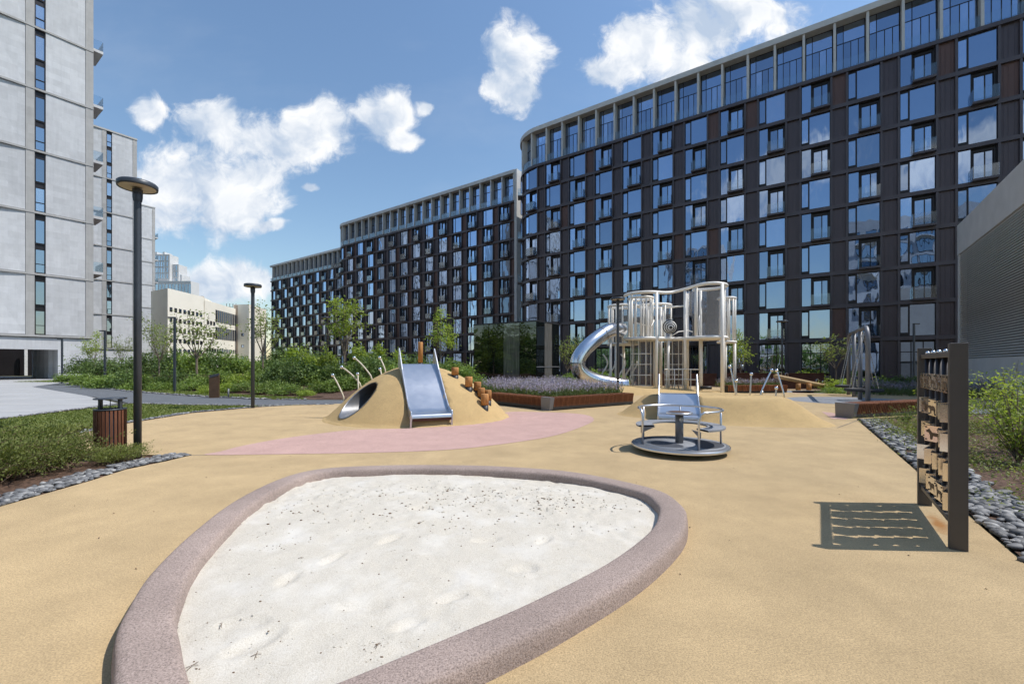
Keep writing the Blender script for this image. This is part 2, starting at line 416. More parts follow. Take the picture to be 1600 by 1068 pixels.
def tag(o, label, cat, group=None):
    o['label'] = label; o['category'] = cat
    if group: o['group'] = group
    return o
def thing(name, label, cat, loc=(0, 0, 0), rz=0, group=None):
    o = bpy.data.objects.new(name, None); C.objects.link(o); o.empty_display_size = .2
    o.location = loc; o.rotation_euler = (0, 0, rz); return tag(o, label, cat, group)
def copy_tree(o, parent=None):
    c = o.copy(); C.objects.link(c); c.parent = parent
    for ch in [x for x in o.children]: copy_tree(ch, c)
    return c
def struct(name, mb, mat, **k):
    o = mb.build(name, mat, **k); o['kind'] = 'structure'; return o
def spline(pts, n=8, closed=True):
    pts = [Vector(p) for p in pts]; N = len(pts); out = []
    rng = range(N) if closed else range(N - 1)
    for i in rng:
        if closed: a, b, c, d = pts[i - 1], pts[i], pts[(i + 1) % N], pts[(i + 2) % N]
        else: a, b, c, d = pts[max(i - 1, 0)], pts[i], pts[i + 1], pts[min(i + 2, N - 1)]
        for k in range(n):
            t = k / n
            out.append(.5 * ((2 * b) + (c - a) * t + (2 * a - 5 * b + 4 * c - d) * t * t + (3 * b - a - 3 * c + d) * t ** 3))
    if not closed: out.append(pts[-1])
    return out
def np_mesh(name, v, f, mat):
    me = bpy.data.meshes.new(name); k = f.shape[1]
    me.vertices.add(len(v)); me.vertices.foreach_set('co', v.astype(np.float32).ravel())
    me.loops.add(f.size); me.loops.foreach_set('vertex_index', f.astype(np.int32).ravel())
    me.polygons.add(len(f)); me.polygons.foreach_set('loop_start', np.arange(0, f.size, k, dtype=np.int32))
    me.materials.append(M[mat]); me.update(calc_edges=True); me.validate(); return me
def leaves(p, size, aspect=.5, up=.3, rng=RNG):
    """rhombic leaves at points p (N,3)"""
    N = len(p); size = np.broadcast_to(np.asarray(size, float), (N,)) * rng.uniform(.65, 1.3, N)
    t = rng.normal(size=(N, 3)); t[:, 2] *= .7; t /= np.linalg.norm(t, axis=1, keepdims=True)
    nn = rng.normal(size=(N, 3)); nn[:, 2] += up * 3; b = np.cross(nn, t); b /= np.linalg.norm(b, axis=1, keepdims=True) + 1e-9
    t = t * size[:, None]; b = b * (size * aspect)[:, None]
    v = np.stack([p - t, p + b, p + t, p - b], 1).reshape(-1, 3)
    return v, np.arange(4 * N).reshape(-1, 4)
def inside(poly, x, y):
    r = False; n = len(poly)
    for i in range(n):
        x0, y0 = poly[i][0], poly[i][1]; x1, y1 = poly[i - 1][0], poly[i - 1][1]
        if (y0 > y) != (y1 > y) and x < (x1 - x0) * (y - y0) / (y1 - y0) + x0: r = not r
    return r

# ------------------------------------------------------------------ the ground
struct('ground', MB().box(-900, 900, -300, 1500, -1.0, -.03), 'earth')
def gpts(lst, h=0): return [(G(x, y, h).x, G(x, y, h).y) for x, y in lst]
RUBBER = [(-.9, -4.2), (3.99, 3.4), (9.74, 12.35), (12.6, 13.3), (17.5, 16), (22.5, 19.5), (22.5, 23), (19.5, 26.5), (15, 28), (13, 31),
          (4.0, 31), (3.4, 26), (3.6, 21), (4.75, 16.95), (1.32, 14.62), (-.4, 16.6), (-1.5, 18.2), (-4.5, 18.0), (-6.6, 17.3)] + \
         gpts([(470, 632), (400, 636), (300, 645), (200, 661), (105, 681), (100, 700), (194, 709.5), (297, 711), (260, 720), (197, 733), (140, 751), (56, 775), (0, 791)]) + [(-5.3, 3.2), (-4.6, 1), (-4.0, -4.2)]
struct('rubber_surface', MB().sheet(RUBBER, 0), 'rubber')
pink = gpts([(322, 710.5), (430, 709.5), (560, 707.5), (700, 702.5), (800, 691.5), (870, 679.5), (915, 664), (928, 655.5), (918, 648.5), (885, 644.8), (840, 643.5), (800, 643), (775, 648), (760, 656), (700, 664), (640, 669), (560, 671), (500, 677), (440, 685), (380, 696), (345, 705)])
ps = [(p.x, p.y) for p in spline([(x, y, 0) for x, y in pink], 4)]
struct('pink_rubber_surface', MB().sheet(ps, .004), 'rubber_pink')
struct('pink_rubber_patch', MB().sheet(gpts([(1284, 643), (1300, 644.5), (1326, 653), (1322, 655), (1300, 654)]), .004), 'rubber_pink')
struct('pink_rubber_band', MB().sheet(gpts([(1236, 610.5), (1292, 610), (1298, 613.5), (1240, 614)]), .004), 'rubber_pink')
for i_, (pa_, pb_) in enumerate([((297, 711.2), (324, 710.6)), ((1308, 668.5), (1342, 656)), ((1285, 640.5), (1340, 640))]):
    q0, q1 = G(*pa_), G(*pb_); dv = (q1 - q0).normalized(); nv = Vector((-dv.y, dv.x, 0)) * .009
    struct('surface_seam', MB().sheet([tuple((q0 - nv)[:2]), tuple((q1 - nv)[:2]), tuple((q1 + nv)[:2]), tuple((q0 + nv)[:2])], .007), 'asphalt')
def disc_poly(cx, cy, rx, ry, n=36): return [(cx + rx * math.cos(2 * math.pi * i / n), cy + ry * math.sin(2 * math.pi * i / n)) for i in range(n)]
struct('grey_rubber_surface', MB().sheet(disc_poly(14.6, 18.6, 2.6, 2.3), .004), 'rubber_grey')
struct('grey_rubber_patch', MB().sheet(disc_poly(17.5, 24.6, 2.4, 1.3), .004), 'rubber_grey')
struct('asphalt_path', MB().sheet(gpts([(50, 603.5), (95, 597.5), (200, 611), (300, 618.5), (400, 623.5), (480, 624.2), (560, 624.5), (640, 624.5)]) + [(-1.5, 18.8), (-4.5, 18.3), (-6.6, 17.6)] + gpts([(520, 631.5), (400, 633), (300, 632), (206, 629.5)]), -.008), 'asphalt')
struct('path_beyond_bench', MB().sheet([(13.2, 13.9), (16.8, 16.0), (23, 18.5), (32, 21), (30, 16), (18, 13.6)], -.008), 'asphalt')
# concrete paving in strips
PLAZA = [(-62, 9), (-14.9, 12.5), (-15.9, 17.6), (-26, 25.5), (-31, 34), (-36, 46), (-75, 60)]
plaza = struct('concrete_paving', MB().sheet(PLAZA, -.013), 'slab')
for i in range(9):
    y = 12.0 + i * 2.5; x1 = -15.2 - max(0, y - 17.6) * 1.15
    MB().box(-50, x1 - .8, y, y + .35, -.0125, -.009).build('paving_strip', M['concrete'], plaza)
LAWN = gpts([(0, 654.5), (205, 629.8), (300, 632.3), (400, 633.3), (500, 632), (478, 632.5), (400, 634.8), (300, 643), (200, 658.5), (104, 679.5)]) + [(-9.6, 8.4), (-12, 7.0), (-16, 6.5), (-20, 9)]
struct('lawn', MB().sheet(LAWN, -.018), 'grass')
LAWN2 = gpts([(20, 596), (90, 593.5), (180, 602), (300, 611), (400, 617), (470, 620), (480, 623.7), (400, 623), (300, 618), (200, 610.5), (100, 597)])
struct('lawn_beyond_path', MB().sheet(LAWN2, -.018), 'grass')

def grass(name, poly, n, h, label, w=.008):
    xs = [p[0] for p in poly]; ys = [p[1] for p in poly]; pts = []
    while len(pts) < n:
        y = min(ys) + (max(ys) - min(ys)) * random.random() ** 1.4
        x = random.uniform(min(xs), max(xs))
        if inside(poly, x, y): pts.append((x, y))
    p = np.array(pts); N = len(p); a = RNG.uniform(0, 2 * np.pi, N); hh = h * RNG.uniform(.5, 1.3, N)
    d = np.stack([np.cos(a), np.sin(a)], 1) * w * (1 + p[:, 1:2] / 9)
    v = np.zeros((N, 3, 3)); v[:, 0, :2] = p - d; v[:, 1, :2] = p + d; v[:, 2, :2] = p + RNG.normal(size=(N, 2)) * hh[:, None] * .5
    v[:, :2, 2] = -.02; v[:, 2, 2] = hh - .02
    o = bpy.data.objects.new(name, np_mesh(name, v.reshape(-1, 3), np.arange(3 * N).reshape(-1, 3), 'grass')); C.objects.link(o)
    o['kind'] = 'stuff'; tag(o, label, 'grass'); return o
grass('grass', LAWN, 34000, .05, 'mown lawn between the yellow rubber and the concrete paving')
grass('grass', LAWN2, 14000, .06, 'thin strip of lawn between asphalt path and shrubs')

# planting bed with a low rise
BED = gpts([(92, 593), (180, 601.5), (300, 610.5), (400, 616.5), (470, 619.5), (485, 623), (560, 623.5), (640, 623.5)]) + [(-1.6, 19.4), (-.6, 17.2), (1.2, 15.6), (4.4, 17.6), (3.4, 21), (3.2, 27), (3.0, 36), (-6, 60), (-60, 100), (-70, 80), (-44, 52)]
def bed_h(x, y):
    t = max(0, min(1, (y - (18 + max(0, -x - 4) * .42)) / 9)); return .75 * t * t * (3 - 2 * t) * max(0, min(1, (-x + 2) / 6)) + .0 + .06 * math.sin(x * 1.7) * math.sin(y * 1.3) * t
bm = bmesh.new(); xs = np.arange(-72, 5, 1.0); ys = np.arange(15, 101, 1.0); grid = {}
for x in xs:
    for y in ys:
        if inside(BED, x, y): grid[(x, y)] = bm.verts.new((x, y, bed_h(x, y) - .005))
for (x, y), v in grid.items():
    q = [grid.get(k) for k in ((x, y), (x + 1, y), (x + 1, y + 1), (x, y + 1))]
    if all(q): bm.faces.new(q).smooth = True
me = bpy.data.meshes.new('planting_bed'); bm.to_mesh(me); bm.free(); me.materials.append(M['soil'])
o = bpy.data.objects.new('planting_bed', me); C.objects.link(o); o['kind'] = 'structure'
struct('mulch_ground', MB().sheet(BED, -.022), 'soil')
struct('right_planting_bed', MB().sheet([(.2, -4.2), (4.02, 3.3), (9.9, 12.3), (14, 13.4), (24, 17), (30, 24), (40, 20), (30, -4)], -.02), 'soil')
struct('far_planting_bed', MB().sheet([(11, 31), (15.2, 28.2), (20, 27), (26, 24), (33, 31), (22, 41), (5, 54), (-2, 58), (3, 34)], -.02), 'soil')
struct('left_planting_bed', MB().sheet([(-4.2, -4), (-5.2, 3), (-5.6, 4.8), (-5.85, 5.9), (-5.55, 7.4), (-6.7, 7.7), (-9.6, 8.5), (-12, 7.1), (-16, 6.6), (-16, -4)], -.024), 'soil')

# ------------------------------------------------------------------ dark apartment blocks
UX, UY = -.818, .5752                      # direction of the dark fronts (to the left and away)
FANG = math.atan2(UY, UX)
BAY, FLOOR, GF = 3.71, 3.2, 3.9
WW = 1.17                                  # half width of a window opening
def bars(mb, x0, x1, z0, z1, y0, y1, b, mull=(), trans=()):
    mb.box(x0, x1, y0, y1, z0, z0 + b); mb.box(x0, x1, y0, y1, z1 - b, z1)
    mb.box(x0, x0 + b, y0, y1, z0 + b, z1 - b); mb.box(x1 - b, x1, y0, y1, z0 + b, z1 - b)
    for m in mull: mb.box(m - b / 2, m + b / 2, y0, y1, z0 + b, z1 - b)
    for z in trans: mb.box(x0 + b, x1 - b, y0 + .005, y1 - .005, z - b / 2, z + b / 2)
def pane(x0, x1, z0, z1, y): return MB().add([(x0, y, z0), (x1, y, z0), (x1, y, z1), (x0, y, z1)], [(0, 1, 2, 3)])
# type A: wide fixed light with a narrow casement (seen on its left)
mbA = MB(); bars(mbA, -WW, WW, 0, 2.82, -.2, -.1, .05, (.52,)); mbA.box(.545, 1.12, -.2, -.12, .05, .32); mbA.box(.545, .62, -.2, -.12, .32, 2.7); mbA.box(.545, 1.12, -.2, -.12, 2.62, 2.77)
WA = dict(frame=mbA.mesh('window', 'bronze_dk'), panes=[pane(-1.12, .495, .05, 2.77, -.115).mesh('pane', 'glass'), pane(.62, 1.12, .32, 2.62, -.14).mesh('pane', 'glass')])
# type B: fixed light on the left, balcony door set back, tray and glass railing
mbB = MB(); bars(mbB, -WW, WW, 0, 2.82, -.34, -.1, .05, (.36,)); bars(mbB, -1.12, .335, .05, 2.55, -.42, -.36, .09, (-.5, .18)); mbB.box(-1.12, .335, -.42, -.3, 2.55, 2.77); mbB.box(-1.12, -1.0, -.4, -.2, .05, 2.55)
WB = dict(frame=mbB.mesh('window', 'bronze_dk'), panes=[pane(.385, 1.12, .05, 2.77, -.115).mesh('pane', 'glass'), pane(-.455, .135, .14, 2.46, -.375).mesh('pane', 'glass'), pane(-.94, -.545, .14, 2.46, -.375).mesh('pane', 'glass')])
TRAY = MB().box(-1.15, .40, -.08, .62, -.14, .04).mesh('balcony', 'bronze')
mbR = MB(); mbR.box(-1.14, .39, .60, .61, .04, 1.05); mbR.box(-1.14, -1.13, 0, .6, .04, 1.05); mbR.box(.38, .39, 0, .6, .04, 1.05)
RAIL = mbR.mesh('glass_railing', 'rail_glass')
mbP = MB(); mbP.box(-.53, .53, -.3, -.12, 0, 2.9)
for xr in (-.28, .06, .34): mbP.box(xr - .015, xr + .015, -.12, -.095, 0, 2.9)
PANEL = mbP.mesh('panel', 'bronze_red'); PANEL2 = mbP.mesh('panel', 'bronze_warm')
mbS = MB(); bars(mbS, -WW, WW, 0, 3.5, -.3, -.16, .07, (-.4, .4), (2.55,))
SHOP = dict(frame=mbS.mesh('window', 'bronze_dk'), panes=[pane(-1.1, 1.1, .07, 3.43, -.22).mesh('pane', 'glass')])
# top storey glazing, 2.47 m between concrete columns
TB = BAY * 2 / 3
mbT = MB(); bars(mbT, -TB / 2 + .14, TB / 2 - .14, 0, 4.75, -.75, -.66, .06, (.55,), (3.0,)); mbT.box(-.06, 0, -.75, -.66, .06, 2.97); mbT.box(-.62, -.56, -.75, -.66, .06, 2.97)
hw = TB / 2 - .2
TOP = dict(frame=mbT.mesh('glazing', 'bronze_dk'), panes=[pane(.58, hw, .06, 2.97, -.7).mesh('pane', 'glass'), pane(0, .52, .06, 2.97, -.7).mesh('pane', 'glass'), pane(-.56, -.06, .06, 2.97, -.7).mesh('pane', 'glass'), pane(-hw, -.62, .06, 2.97, -.7).mesh('pane', 'glass'), pane(-hw, .52, 3.03, 4.69, -.7).mesh('pane', 'glass'), pane(.58, hw, 3.03, 4.69, -.7).mesh('pane', 'glass')])
COLM = MB().box(-.105, .105, -.8, .16, 0, 4.82).mesh('column', 'concrete_trim')
# one light version for the far blocks: frame and one glass sheet of the opening
mbF = MB(); bars(mbF, -WW, WW, 0, 2.82, -.25, -.1, .07, (.5,))
FARA = (mbF.mesh('window', 'bronze_dk'), pane(-1.1, 1.1, .07, 2.75, -.15).mesh('pane', 'glass_far'))
mbF = MB(); bars(mbF, -WW, WW, 0, 2.82, -.38, -.1, .07, (.36, -.5)); mbF.box(-1.1, -.85, -.36, -.2, .07, 2.75); mbF.box(-1.1, .33, -.36, -.2, 2.4, 2.75)
FARB = (mbF.mesh('window', 'bronze_dk'), pane(-1.1, 1.1, .07, 2.75, -.3).mesh('pane', 'glass_far'))
mbF = MB(); bars(mbF, -TB / 2 + .14, TB / 2 - .14, 0, 4.75, -.75, -.66, .1, (.4,), (3.0,))
FART = (mbF.mesh('glazing', 'bronze_dk'), pane(-hw, hw, .06, 4.69, -.7).mesh('pane', 'glass_far'))
PIL = {}
def dark_block(label, origin, n_bays, first, nfl, detail, arc_r=None, lead=.6, extra=1.3, depth=15, warm=.12, name='apartment_building'):
    """local x runs along the front (to the left in the picture), +y faces the playground"""
    t = thing(name, label, 'building', origin, FANG)
    z_top = GF + nfl * FLOOR
    L = first + (n_bays - 1) * BAY + WW + extra
    def path(off, z=0):                      # front line at offset, with the rounded end
        p = [(-lead, off), (L, off)]
        if arc_r:
            p += [(L + (arc_r + off) * math.sin(R(a)), -arc_r + (arc_r + off) * math.cos(R(a))) for a in range(6, 91, 6)]
            p += [(L + arc_r + off, -depth)]
        else: p += [(L + off * .0 + .001, off - .001)]
        return p
    def ribbon(o0, o1, z0, z1):
        a, b = path(o0), path(o1); mb = MB(); n = len(a)
        vs = [(*p, z0) for p in a] + [(*p, z0) for p in b] + [(*p, z1) for p in a] + [(*p, z1) for p in b]
        fs = []
        for i in range(n - 1):
            fs += [(i, i + 1, n + i + 1, n + i), (2*n + i, 3*n + i, 3*n + i + 1, 2*n + i + 1), (n + i, n + i + 1, 3*n + i + 1, 3*n + i), (i, 2*n + i, 2*n + i + 1, i + 1)]
        fs += [(0, n, 3*n, 2*n), (n - 1, 3*n - 1 - n + 0, 4*n - 1, 3*n - 1)]
        fs[-1] = (n - 1, 3 * n - 1, 4 * n - 1, 2 * n - 1)
        return mb.add(vs, fs)
    inner = path(-.45)
    core = inner + ([] if arc_r else [(L, -depth)]) + [(-lead, -depth)]
    MB().prism(core, 0, z_top).build('wall', 'bronze_dk', t)
    inner2 = path(-.8) + ([] if arc_r else [(L, -depth)]) + [(-lead, -depth)]
    MB().prism(inner2, z_top, z_top + 5.2).build('top_storey_wall', 'bronze_dk', t)
    for k in range(nfl + 1):
        z = GF + k * FLOOR
        ribbon(-.40, .13 if k < nfl else .17, z - .17, z + .17).build('floor_band', 'bronze', t)
    ribbon(-.9, .30, z_top + 4.82, z_top + 5.4).build('cornice', 'concrete_trim', t)
    MB().prism(path(-.0) + ([] if arc_r else [(L, -depth)]) + [(-lead, -depth)], z_top + 5.25, z_top + 5.38).build('roof', 'concrete_trim', t)
    ribbon(.06, .075, z_top + .17, z_top + 1.15).build('glass_railing', 'rail_glass', t)
    def place(s):                            # position and turn on the front line at run length s
        if arc_r and s > L:
            a = (s - L) / arc_r
            if a > R(90): return None
            return (L + arc_r * math.sin(a), -arc_r + arc_r * math.cos(a)), -a
        return (s, 0), 0
    runs = [first + i * BAY for i in range(n_bays + (2 if arc_r else 0))]
    key = z_top
    if key not in PIL: PIL[key] = MB().box(-.08, .08, -.4, .10, 0, z_top - .17).mesh('pilaster', 'bronze')
    for i, s in enumerate(runs):
        for e in (-WW - .085, WW + .085):
            q = place(s + e)
            if q: link('pilaster', PIL[key], t, (*q[0], 0), q[1])
        q = place(s); qp = place(s - BAY / 2)
        for k in range(nfl + 1):
            z = .12 if k == 0 else GF + (k - 1) * FLOOR + .19
            if qp:
                link('panel', PANEL2 if random.random() < warm else PANEL, t, (*qp[0], z), qp[1], (1, 1, 1.27 if k == 0 else 1))
            if not q: continue
            loc = (*q[0], z)
            b = (i + k) % 2 == 0
            if detail:
                kit = SHOP if k == 0 else (WB if b else WA)
                w = link('window', kit['frame'], t, loc, q[1])
                for pm in kit['panes']: link('pane', pm, w)
                if k and b:
                    bal = link('balcony', TRAY, t, (loc[0], loc[1], z + .03), q[1]); link('glass_railing', RAIL, bal)
            else:
                fr, pm = FARB if b else FARA
                w = link('window', fr, t, loc, q[1], (1, 1, 1.25 if k == 0 else 1)); link('pane', pm, w)
                if k and b:
                    bal = link('balcony', TRAY, t, (loc[0], loc[1], z + .03), q[1])
                    link('glass_railing', RAIL, bal)
    s = -lead + .2
    while True:
        q = place(s)
        if q is None or (not arc_r and s > L): break
        link('column', COLM, t, (*q[0], z_top + .1), q[1])
        q = place(s + TB / 2)
        if q and (arc_r or s + TB < L + .3):
            kit = (TOP['frame'], TOP['panes']) if detail else (FART[0], [FART[1]])
            w = link('glazing', kit[0], t, (*q[0], z_top + .1), q[1])
            for pm in kit[1]: link('pane', pm, w)
        s += TB
    return t
o = Vector((26.6, 45.3, 0)) - 20 * Vector((UX, UY, 0))
dark_block('nearest dark bronze apartment block with rounded corner and concrete top storey', o, 13, 1.13, 8, True, arc_r=5.0, lead=8, extra=1.25)
mid = dark_block('middle dark brown apartment block with pale concrete right-hand end', (.3, 75, 0), 13, 2.0, 8, False, arc_r=4.5, lead=.25, extra=1.0, warm=.45)
# pale end wall of the middle block with its column of windows
MB().box(-.75, -.25, -15, .2, 0, 34.9).build('end_wall', 'concrete_trim', mid)
for k in range(9):
    z = 1.2 + k * 3.75
    MB().box(-.80, -.74, -2.6, -1.0, z, z + 2.6).build('end_window', 'glass_far', mid)
far = dark_block('farthest dark apartment block stepping down at the left of the row', (-48.5, 124.5, 0), 11, 1.6, 8, False, arc_r=None, lead=3, extra=.8, warm=.1)

# ------------------------------------------------------------------ pale stone towers on the left
VX, VY = -.575, -.8182
TANG = math.atan2(VY, VX)
TZ = [4.5 + 6.36 * k for k in range(6)] + [45.4]
def stone_tower(label, origin, passage):
    t = thing('stone_tower', label, 'building', origin, TANG, 'pale stone residential towers in a row')
    Lx = 30
    MB().box(.02, Lx, -14, -.3, 4.3, 45.2).build('wall', 'stone_strip', t)
    cols = [0]
    # vertical strips, panels, window slots: repeated to the left
    x = 0
    first = True
    while x < Lx - 3:
        MB().box(x, x + .62, -.3, .0, 4.45, 45.4).build('stone_strip', 'stone_strip', t)
        a, b = x + .64, x + 3.66
        for k in range(6):
            z0, z1 = TZ[k] + .14, TZ[k + 1] - .12
            tilt = 0 if first else .22
            p = MB().add([(a, -.3, z0), (b, -.3, z0), (b, -.3, z1), (a, -.3, z1), (a, -.04, z0), (b, -.04 - tilt * .2, z0), (b, -.04 - tilt, z1), (a, -.06, z1)],
                         [(0, 3, 2, 1), (4, 5, 6, 7), (0, 1, 5, 4), (3, 7, 6, 2), (0, 4, 7, 3), (1, 2, 6, 5)])
            p.build('stone_panel', 'stone', t)
            if first:                        # window slot with two lights
                n = 3 if k == 5 else 2; hh = (z1 - z0) / n
                for j in range(n):
                    zz = z0 + j * hh
                    mb = MB(); bars(mb, b + .02, b + .76, zz + .02, zz + hh - .02, -.28, -.12, .06, (), (zz + .95,) if j != 1 else ())
                    mb.box(b + .06, b + .72, -.27, -.2, zz + hh - .62, zz + hh - .06)
                    w = mb.build('window', 'bronze_dk', t)
                    MB().box(b + .07, b + .71, -.24, -.22, zz + .07, zz + hh - .6).build('pane', 'glass_blue', w)
        x += 3.66 + (.80 if first else .06); first = not first
    for k in range(6):
        MB().box(-.01, Lx, -.3, .05, TZ[k] - .09, TZ[k] + .10).build('floor_band', 'stone_strip', t)
    MB().box(-.05, Lx, -14.05, .08, 45.2, 45.5).build('parapet', 'concrete', t)
    for k in range(1, 6):                    # balconies on the hidden side
        z = TZ[k] + 1.0
        b = MB().box(-1.15, .03, -5.0, -1.6, z, z + .3).build('balcony', 'stone', t)
        mb = MB(); mb.box(-1.14, -1.12, -4.98, -1.62, z + .3, z + 1.4); mb.box(-1.12, 0, -1.64, -1.62, z + .3, z + 1.4)
        mb.build('glass_railing', 'rail_glass', b)
    # ground floor
    if passage:
        MB().box(.25, 2.75, -14, -.15, 0, 4.3).build('pier', 'stone', t)
        MB().box(2.75, Lx, -1.4, -.15, 3.1, 4.3).build('lintel', 'stone', t)
        MB().box(2.75, Lx, -14, -1.4, 3.6, 4.3).build('passage_ceiling', 'concrete', t)
        MB().box(14, Lx, -14, -.15, 0, 3.1).build('pier', 'stone', t)
        for i in range(5): MB().box(2.75, 3.05, -3.4 - i * 2.3, -2.9 - i * 2.3, 0, 3.6).build('pillar', 'stone', t)
        MB().box(-3, 26, -26, -25.5, 0, 6).build('far_shop_front', 'bronze_dk', t)
        for i in range(5): MB().box(-1 + i * 3, -.7 + i * 3, -24.6, -24.2, 0, 4).build('far_pillar', 'white_paint', t)
        for i in range(4): MB().box(2.74, 2.8, -4.9 - i * 2.3, -3.6 - i * 2.3, 0.05, 3.5).build('door_panel', 'sign_brown', t)
    else:
        MB().box(.25, Lx, -14, -.15, 0, 4.3).build('ground_floor', 'stone', t)
    return t
stone_tower('nearest pale stone tower with an open passage at its foot', (-46.6, 48.6, 0), True)
stone_tower('second pale stone tower, seen behind the tall lamp', (-73.2, 85.2, 0), False)
stone_tower('third pale stone tower, a narrow edge right of the tall lamp', (-100, 122.3, 0), False)

# ------------------------------------------------------------------ cream building and stepped tower far left
def at(px, Y): return ((px - 800) / F * Y, Y)
cb = thing('cream_building', 'long cream institutional building with rows of small square windows', 'building', (-66, 104, 0))
def cpart(name, poly, h, mat): return MB().prism(poly, 0, h).build(name, mat, cb, (-66, 104, 0))
def face_windows(par, p, q, rows, xs, w, name='window', mat='glass_far', org=(-66, 104, 0), fr='bronze_dk'):
    """windows on the wall from p to q; rows: (z, height); xs: fractions; outward is to the right of p->q"""
    p, q = Vector((*p, 0)), Vector((*q, 0)); d = (q - p).normalized(); n = Vector((d.y, -d.x, 0)); L = (q - p).length
    ang = math.atan2(d.y, d.x); cache = {}
    for z, h in rows:
        if h not in cache:
            m = MB(); bars(m, -w / 2, w / 2, 0, h, -.1, .04, .08)
            cache[h] = (m.mesh(name, fr), pane(-w / 2 + .05, w / 2 - .05, .05, h - .05, -.0).mesh('pane', mat))
        for f in xs:
            c = p + d * L * f + n * .02
            wo = link(name, cache[h][0], par, (c.x - org[0], c.y - org[1], z), ang + math.pi); link('pane', cache[h][1], wo)
a, b, c_, d_, e_ = at(236, 96), at(262, 92), at(318, 104), at(374, 124), at(389, 121)
cpart('left_wing', [a, b, c_, (c_[0] - 6, c_[1] + 14), (a[0] - 4, a[1] + 14)], 17.6, 'cream')
cpart('wall', [(c_[0] - .05, c_[1] + .4), d_, (d_[0] - 14, d_[1] + 6), (c_[0] - 14, c_[1] + 10)], 17.0, 'cream')
cpart('end_block', [(d_[0] - .3, d_[1] - 2.2), (e_[0], e_[1]), (e_[0] - 2, e_[1] + 12), (d_[0] - 6, d_[1] + 10)], 18.2, 'cream')
cpart('end_strip', [(d_[0] + .1, d_[1] - 2.5), (d_[0] + 1.1, d_[1] - 2.44), (d_[0] + 1.1, d_[1] - 1.9), (d_[0] + .1, d_[1] - 1.9)], 18.0, 'cream_dk')
cpart('corner_strip', [(c_[0] - 1.4, c_[1] - .45), (c_[0] - .2, c_[1] - .12), (c_[0] - .2, c_[1] + .5), (c_[0] - 1.4, c_[1] + .3)], 17.8, 'cream_dk')
face_windows(cb, (c_[0], c_[1] + .4), d_, [(2.2, .9), (4.6, .9)], [.06 + .068 * i for i in range(14)], .9)
face_windows(cb, (c_[0], c_[1] + .4), d_, [(8.0, 3.0), (12.3, 3.0)], [.30 + .056 * i for i in range(12)], .8)
face_windows(cb, (c_[0], c_[1] + .4), d_, [(8.4, .9), (11.3, .9)], [.08, .16, .24], .9)
face_windows(cb, b, c_, [(4, .9), (6.2, .9), (8.4, .9), (10.6, .9), (12.8, .9)], [.08, .2, .32, .44, .56, .68, .8, .92], .8)
face_windows(cb, (d_[0] - .3, d_[1] - 2.2), e_, [(3, .8), (6.2, .8), (9.4, .8)], [.6], .8)
mb = MB()
for i in range(12): mb.box(d_[0] - 3 + i * .3 - 2, d_[0] - 2.9 + i * .3 - 2, d_[1] + 2, d_[1] + 2.1, 18, 18.2 + (i % 3 == 0) * .9)
mb.build('roof_equipment', 'bronze_dk', cb, (-66, 104, 0))
ht = thing('high_rise', 'distant stepped white high-rise with arched windows above the cream building', 'building', (*at(262, 262), 0))
ho = (*at(262, 262), 0)
def hblock(x0, x1, Y, h, nm, dep=7): 
    p, q = at(x0, Y), at(x1, Y); MB().box(p[0], q[0], Y, Y + dep, 0, h).build(nm, 'white_stone', ht, ho)
    return p, q
p, q = hblock(220, 265, 262, 67.5, 'main_block'); face_windows(ht, p, q, [(53 + 3.6 * i, 2.9) for i in range(4)], [.42, .49, .56, .64, .72, .80, .92], 1.0, org=ho, mat='glass_blue', fr='white_stone')
p2, q2 = hblock(265, 279, 264, 62, 'step_block'); face_windows(ht, p2, q2, [(50.5 + 4 * i, 3) for i in range(3)], [.2, .45, .75], 1.0, org=ho, mat='glass_blue', fr='white_stone')
hblock(279, 284, 265, 56, 'step_block')
p3, q3 = hblock(215, 298, 258, 50.8, 'lower_block'); face_windows(ht, p3, q3, [(40.5, 8.5)], [.30 + .062 * i for i in range(12)], 1.5, org=ho, mat='glass_blue', fr='white_stone')
face_windows(ht, p3, q3, [(36.5, 3)], [.30 + .062 * i for i in range(12)], 1.3, org=ho, mat='glass_blue', fr='white_stone')
for x in (222, 238, 250): MB().box(*(at(x, 262)[0], at(x + 3, 262)[0]), 264, 270, 67.5, 69.5).build('parapet_block', 'white_stone', ht, ho)

# ------------------------------------------------------------------ louvred concrete building on the right
lb = thing('louvred_building', 'concrete building with horizontal louvres at the right edge', 'building', (27.6, 27.0, 0), TANG)
# local x runs towards the camera, +y faces left-front?  front line: local y = 0, playground side is -y
MB().box(0, 12.5, .35, 14, 0, 9.6).build('core', 'louvre_back', lb)
MB().box(-.1, 12.5, -.02, 14, 8.3, 10.15).build('parapet', 'concrete_light', lb)
MB().box(-.1, 12.5, .0, .35, 0, 1.9).build('base_wall', 'concrete_light', lb)
MB().box(-.1, .18, .0, 14, 1.9, 8.3).build('corner_post', 'concrete_light', lb)
mb = MB(); sl = MB().add([(0, .02, 0), (12.5, .02, 0), (12.5, .17, .06), (0, .17, .06), (0, .02, .03), (12.5, .02, .03), (12.5, .17, .09), (0, .17, .09)], [(0, 3, 2, 1), (4, 5, 6, 7), (0, 1, 5, 4), (3, 7, 6, 2), (0, 4, 7, 3), (1, 2, 6, 5)])
slat = sl.mesh('louvre', 'louvre')
for i in range(52): link('louvre', slat, lb, (.18, 0, 1.95 + i * .1222))

